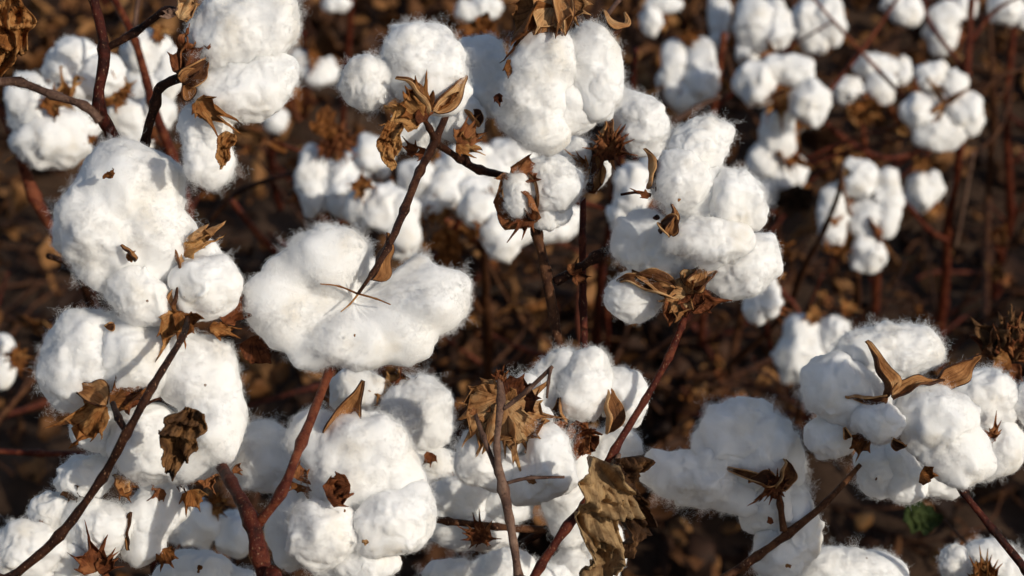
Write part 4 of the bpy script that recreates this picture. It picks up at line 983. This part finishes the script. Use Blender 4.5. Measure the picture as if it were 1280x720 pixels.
# thin bare twigs on the plants of the second row
for i_, p in enumerate([o for o in bpy.data.objects if o.get('group') == BACK]):
    r = np.random.default_rng(900 + i_)
    stems_ = [c for c in p.children if c.name.startswith('stem')]
    if not stems_ or 'long bluish' in p['label']:
        continue
    vs = np.array([v.co[:] for v in stems_[0].data.vertices]); o0 = wpos(p)
    for k in range(13):
        a_ = vs[r.integers(len(vs) // 10, len(vs) * 9 // 10)] + o0
        L = r.uniform(.05, .17); an = r.uniform(0, 2 * math.pi)
        e = a_ + np.array([math.cos(an) * L, math.sin(an) * L * .6, L * r.uniform(-.1, 1.3)])
        m_ = (a_ + e) / 2 + r.normal(0, .012, 3)
        if e[1] < 1.5 or e[2] < .03:
            continue
        tube('twig', p, [a_, m_, e], [.0024, .0018, .0010], [M_STEM, M_STEM_RED][k % 2], seed=int(r.integers(1, 90)), sides=6, per=4)
        if k % 3 == 0:
            for q in range(3):
                bract(p, *[(lambda c: (c[0], c[1], 0))(v_) for v_ in (scr(e), scr(e + r.normal(0, .016, 3)))], r.uniform(12, 26), D=scr(e)[2], mat=[M_BRACT, M_BRACT_RED, M_LEAF_DARK][q], teeth=4, crumple=.3, roll=r.uniform(-50, 50), name='dead_leaf')
# ------------------------------------------------------------------ soil and litter
def soil_h(x, y):
    x = np.asarray(x, float); y = np.asarray(y, float)
    q = np.stack([x, y, np.zeros_like(x)], -1).reshape(-1, 3)
    near = np.clip(1 - np.hypot(x, y - 2.5).reshape(-1) / 9, 0, 1)
    h = 0.03 * np.cos((q[:, 1] - 0.9) * 2 * math.pi / 1.15)
    h = h + near * (0.022 * fbm(q * 5, 3, 3) + 0.016 * np.maximum(0, fbm(q * 16, 8, 3)) + 0.004 * vnoise(q * 60, 12))
    return h.reshape(x.shape) - 0.03


def ground():
    n = 300
    t = np.linspace(-1, 1, n)
    gx = 0.5 * np.sinh(6.6 * t); gy = 0.5 * np.sinh(6.6 * t) + 2.5
    X, Y = np.meshgrid(gx, gy)
    Z = soil_h(X, Y)
    V = np.stack([X, Y, Z], -1).reshape(-1, 3)
    o = mesh_obj('ground', V, grid_faces(n, n), M_SOIL); o['kind'] = 'structure'
    return o


ground()


def mat_litter():
    m, nt, out = new_mat('leaf_litter')
    tc = N(nt, 'TexCoord'); ge = N(nt, 'NewGeometry')
    n1 = N(nt, 'TexNoise', Scale=45.0, Detail=5.0, Roughness=0.65)
    nt.links.new(tc.outputs['Object'], n1.inputs['Vector'])
    ma = N(nt, 'Math', operation='MULTIPLY_ADD'); ma.inputs[1].default_value = 0.35
    nt.links.new(n1.outputs['Fac'], ma.inputs[0])
    mb = N(nt, 'Math', operation='MULTIPLY'); mb.inputs[1].default_value = 0.68
    nt.links.new(ge.outputs['Random Per Island'], mb.inputs[0]); nt.links.new(mb.outputs[0], ma.inputs[2])
    col = ramp(nt, [(0.18, (0.016, 0.007, 0.004)), (0.44, (0.062, 0.025, 0.011)), (0.66, (0.20, 0.082, 0.028)), (0.85, (0.37, 0.18, 0.065)), (0.98, (0.56, 0.37, 0.19))], ma.outputs[0])
    b = N(nt, 'BsdfPrincipled', Roughness=0.7); b.inputs['Specular IOR Level'].default_value = 0.25
    nt.links.new(col.outputs['Color'], b.inputs['Base Color'])
    t = N(nt, 'BsdfTranslucent'); nt.links.new(col.outputs['Color'], t.inputs['Color'])
    mx = N(nt, 'MixShader'); mx.inputs[0].default_value = 0.2
    nt.links.new(b.outputs[0], mx.inputs[1]); nt.links.new(t.outputs[0], mx.inputs[2]); nt.links.new(mx.outputs[0], out.inputs['Surface'])
    return m


def litter(n, seed):
    r = np.random.default_rng(seed)
    nu, nv = 7, 5
    u = np.repeat(np.linspace(0, 1, nu), nv); v = np.tile(np.linspace(-1, 1, nv), nu)
    V, F = [], []
    k = 0
    dens_seed = 77
    while k < n:
        m = n
        x = r.uniform(-2.4, 2.4, m); y = r.uniform(0.3, 5.4, m)
        d = vnoise(np.stack([x * 2.2, y * 2.2, x * 0], 1), dens_seed) * .5 + .5 + 0.18 * np.cos((y - 0.9) * 2 * math.pi / 1.15)
        keep = r.random(m) < np.clip(d * 1.1, .35, 1)
        for xx, yy in zip(x[keep], y[keep]):
            if k >= n:
                break
            L = r.lognormal(math.log(0.030), .42); L = min(L, .085); w = L * r.uniform(.35, .95)
            prof = np.sin(np.pi * np.clip(u * .94 + .04, 0, 1) ** r.uniform(.6, 1.1)) ** .7 * (1 + .2 * np.sin(u * r.uniform(8, 16) + r.uniform(0, 6)))
            fo = r.uniform(-2.2, 2.2); cu = r.uniform(-1.8, 1.8)
            X = v * prof * w / 2
            fa = fo * np.abs(v) + 1e-4
            Xr = X * np.sin(fa) / fa; H = np.abs(X) * (1 - np.cos(fa)) / fa + L * .05 * np.sin(u * 9 + v * 4 + r.uniform(0, 6))
            a = cu * u + 1e-4
            U = L * np.sin(a) / cu if abs(cu) > .05 else L * u
            Hz = L * (1 - np.cos(a)) / cu if abs(cu) > .05 else L * u * 0
            pts = np.stack([Xr, U - L / 2, H + Hz], 1)
            E = Matrix.Rotation(r.uniform(0, 2 * math.pi), 3, 'Z') @ Matrix.Rotation(r.normal(0, .5), 3, 'X') @ Matrix.Rotation(r.normal(0, .6), 3, 'Y')
            pts = pts @ np.array(E).T
            z = r.uniform(.002, .03)
            V.append(pts + np.array([xx, yy, z])); k += 1
    allv = np.concatenate(V)
    base = np.array([v_[:, :2].mean(0) for v_ in V])
    hz = soil_h(base[:, 0], base[:, 1])
    low = np.array([v_[:, 2].min() for v_ in V])
    lift = r.uniform(-.002, .022, n)
    allv[:, 2] += np.repeat(hz - low + lift, nu * nv)
    g = np.array(grid_faces(nu, nv))
    F = (g[None] + (np.arange(n) * nu * nv)[:, None, None]).reshape(-1, 4)
    me = bpy.data.meshes.new('leaf_litter')
    me.vertices.add(len(allv)); me.vertices.foreach_set('co', allv.ravel())
    me.loops.add(F.size); me.loops.foreach_set('vertex_index', F.ravel().astype(np.int32))
    me.polygons.add(len(F)); me.polygons.foreach_set('loop_start', np.arange(0, F.size, 4, dtype=np.int32)); me.polygons.foreach_set('loop_total', np.full(len(F), 4, np.int32))
    me.polygons.foreach_set('use_smooth', np.ones(len(F), bool))
    me.materials.append(mat_litter()); me.update(); me.validate()
    o = bpy.data.objects.new('leaf_litter', me); COL.objects.link(o)
    o['kind'] = 'stuff'; o['label'] = 'brown curled fallen leaves and broken bracts covering the soil'; o['category'] = 'leaf litter'
    thicken(o, .0006)
    return o


litter(30000, 4)


def twigs(n, seed):
    r = np.random.default_rng(seed)
    V, F = [], []
    for i in range(n):
        x, y = r.uniform(-2.2, 2.2), r.uniform(.5, 5.2)
        L = r.uniform(.04, .22); a = r.uniform(0, math.pi); z = float(soil_h(np.array([x]), np.array([y]))[0]) + r.uniform(.004, .03)
        d = np.array([math.cos(a), math.sin(a), r.normal(0, .12)]); s = np.array([-d[1], d[0], 0]); up = np.array([0, 0, 1.0])
        rad = r.uniform(.0012, .003); b0 = len(V)
        for t in np.linspace(0, 1, 5):
            c = np.array([x, y, z]) + d * L * t + s * .02 * math.sin(t * 4 + i)
            for k in range(6):
                an = k * math.pi / 3
                V.append(c + (s * math.cos(an) + up * math.sin(an)) * rad * (1 - .5 * t))
        for j in range(4):
            for k in range(6):
                F.append((b0 + j * 6 + k, b0 + j * 6 + (k + 1) % 6, b0 + (j + 1) * 6 + (k + 1) % 6, b0 + (j + 1) * 6 + k))
    o = mesh_obj('twig_litter', V, F, M_STEM); o['kind'] = 'stuff'; o['label'] = 'broken dark twigs scattered among the fallen leaves'; o['category'] = 'twigs'


twigs(2200, 6)
# ------------------------------------------------------------------ more of the crop: further rows and the rest of the near row
class proto:
    pass


def make_proto(seed):
    """a small simple boll for far plants: fused lint, bracts behind"""
    r = np.random.default_rng(seed); pr = proto()
    blobs = []
    n = 4 + seed % 2
    for i in range(n):
        a = 2 * math.pi * i / n + r.uniform(-.2, .2)
        c = np.array([math.cos(a) * .020, math.sin(a) * .020, r.uniform(-.004, .004)])
        blobs.append((c, np.array([.017, .017, .021]) * r.uniform(.85, 1.2, 3), a))
        for k in range(4):
            v = r.normal(size=3); v /= np.linalg.norm(v)
            blobs.append((c + v * .009, np.full(3, .010) * r.uniform(.8, 1.2), 0))
    blobs.append((np.array([0, 0, -.006]), np.array([.018, .018, .018]), 0))
    P, f = lint_shape(blobs, 4, seed)
    pr.lint = mesh_obj('lint', P, f, [M_LINT, M_FIBRE]); fuzz(pr.lint, 6000, .25, .006, 2.2)
    V, F = [], []
    for i in range(3):
        a = 2 * math.pi * i / 3 + r.uniform(0, 1)
        for t in range(7):
            for s in range(-4, 5):
                an = a + s * .13 * (1 - abs(t - 3) * .05); rr = .008 + .034 * t / 6 * (1 - .35 * (abs(s) % 2) * (t == 6))
                V.append((math.cos(an) * rr, math.sin(an) * rr, -.020 - .010 * math.sin(t * .5) + .016 * (t / 6) ** 2 + r.normal(0, .0015)))
        F += grid_faces(7, 9, i * 63)
    pr.bract = mesh_obj('bract_whorl', V, F, M_BRACT); thicken(pr.bract, .0005)
    return pr


PROTOS = [make_proto(s) for s in (21, 22, 23, 24)]
_first = [set()]


def put(src, name, parent, loc, rot, sc):
    o = src
    if src.name in _first[0]:
        o = src.copy(); COL.objects.link(o)
    else:
        _first[0].add(src.name)
    o.parent = parent; o.location = loc; o.rotation_euler = rot; o.scale = (sc,) * 3
    return o


def field_plant(x, y, h, seed, label, group, nb=9):
    r = np.random.default_rng(seed)
    pl = plant('cotton_plant', label, 'cotton plant', group, (x, y, 0))
    base = np.array([x, y, 0.0]); pts = [base - np.array([0, 0, .02])]; rad = [.006]
    lean = r.normal(0, .08, 2)
    for t in np.linspace(.12, 1, 6):
        pts.append(base + np.array([lean[0] * t + r.normal(0, .012), lean[1] * t + r.normal(0, .012), h * t])); rad.append(.006 * (1 - .72 * t))
    tube('stem', pl, pts, rad, M_STEM_RED if seed % 2 else M_STEM, seed=seed % 97, sides=7, per=4)
    for i in range(nb):
        t = r.uniform(.28, 1.0); k = min(5, int(t * 6)); p0 = np.array(pts[k]) + (np.array(pts[k + 1]) - np.array(pts[k])) * .5
        a = r.uniform(0, 2 * math.pi); L = r.uniform(.06, .26) * (1.25 - .6 * t)
        e = p0 + np.array([math.cos(a) * L, math.sin(a) * L, L * r.uniform(.05, .55)])
        m = (p0 + e) / 2 + np.array([0, 0, -.015]) + r.normal(0, .008, 3)
        tube('branch', pl, [p0, m, e], [.0032, .0026, .0018], M_STEM_RED if r.random() < .5 else M_STEM, seed=int(r.integers(1, 90)), sides=6, per=4)
        bo = empty('cotton_boll', e - base, pl)
        pr = PROTOS[int(r.integers(0, 4))]
        dv = Vector((math.cos(a) * .6 + r.normal(0, .5), math.sin(a) * .6 + r.normal(0, .5), r.uniform(-.5, 1)))
        bo.rotation_euler = dv.to_track_quat('Z', 'Y').to_euler()
        sc = r.uniform(.9, 1.3)
        put(pr.lint, 'lint', bo, (0, 0, .02 * sc), (0, 0, 0), sc); put(pr.bract, 'bract_whorl', bo, (0, 0, .022 * sc), (0, 0, r.uniform(0, 6)), sc)
    return pl


for i, (x_, y_, h_) in enumerate(((-1.05, 3.25, .72), (-.62, 3.4, .8), (-.28, 3.2, .7), (.02, 3.42, .78), (.33, 3.3, .74), (.66, 3.4, .8), (.95, 3.2, .76), (1.3, 3.35, .7),
                                  (-1.2, 4.5, .75), (-.7, 4.45, .8), (-.2, 4.55, .75), (.3, 4.5, .8), (.85, 4.45, .78), (1.4, 4.5, .8))):
    field_plant(x_, y_, h_, 300 + i, 'dim out-of-focus cotton plant in the rows beyond the second row', 'cotton plants of the far rows', 8)
for i, (x_, y_, h_) in enumerate(((.66, .92, .86), (1.5, .82, .8), (-.46, .86, .82), (-.72, .8, .85), (-1.05, .9, .86),
                                  (.85, 2.05, .6), (1.15, 2.15, .62), (-.75, 2.1, .6), (-1.1, 2.05, .62), (1.75, .85, .86))):
    field_plant(x_, y_, h_, 500 + i, 'cotton plant of the same rows standing past the edges of the view', 'cotton plants past the edges of the view', 9)
# ------------------------------------------------------------------ light, sky, camera
def lighting():
    w = bpy.data.worlds.new('World'); SC.world = w; w.use_nodes = True
    nt = w.node_tree; nt.nodes.clear()
    sky = nt.nodes.new('ShaderNodeTexSky'); sky.sky_type = 'NISHITA'; sky.sun_disc = False
    sky.sun_elevation = SUN_EL; sky.sun_rotation = SUN_AZ
    bg = nt.nodes.new('ShaderNodeBackground'); bg.inputs['Strength'].default_value = SKY_STRENGTH
    out = nt.nodes.new('ShaderNodeOutputWorld')
    nt.links.new(sky.outputs[0], bg.inputs[0]); nt.links.new(bg.outputs[0], out.inputs[0])
    ld = bpy.data.lights.new('sun', 'SUN'); ld.energy = SUN_STRENGTH; ld.angle = R(0.55); ld.color = (1.0, 0.92, 0.79)
    lo = bpy.data.objects.new('sun', ld); COL.objects.link(lo)
    d = Vector((math.sin(SUN_AZ) * math.cos(SUN_EL), math.cos(SUN_AZ) * math.cos(SUN_EL), math.sin(SUN_EL)))
    lo.rotation_euler = d.to_track_quat('Z', 'Y').to_euler(); lo.location = d * 20


SUN_STRENGTH, SKY_STRENGTH, EXPOSURE = 3.5, 0.095, -0.22
lighting()
cd = bpy.data.cameras.new('camera'); cam = bpy.data.objects.new('camera', cd); COL.objects.link(cam)
cam.location = tuple(CAM); cam.rotation_euler = (R(90) - PITCH, 0, 0)
cd.sensor_width = 36; cd.lens = 18 / math.tan(HFOV / 2)
cd.clip_start = 0.02; cd.clip_end = 2000
cd.dof.use_dof = True; cd.dof.focus_distance = 0.90; cd.dof.aperture_fstop = (cd.lens / 1000) / 0.0052
cd.dof.aperture_blades = 7
SC.camera = cam
SC.view_settings.view_transform = 'Standard'; SC.view_settings.look = 'None'
SC.view_settings.exposure = EXPOSURE; SC.view_settings.gamma = 1.0
SC.render.engine = 'CYCLES'
SC.cycles.use_denoising = True
SC.cycles.max_bounces = 8; SC.cycles.diffuse_bounces = 4; SC.cycles.transmission_bounces = 4; SC.cycles.glossy_bounces = 2
SC.cycles.use_adaptive_sampling = True; SC.cycles.adaptive_threshold = 0.01
SC.cycles.caustics_reflective = False; SC.cycles.caustics_refractive = False
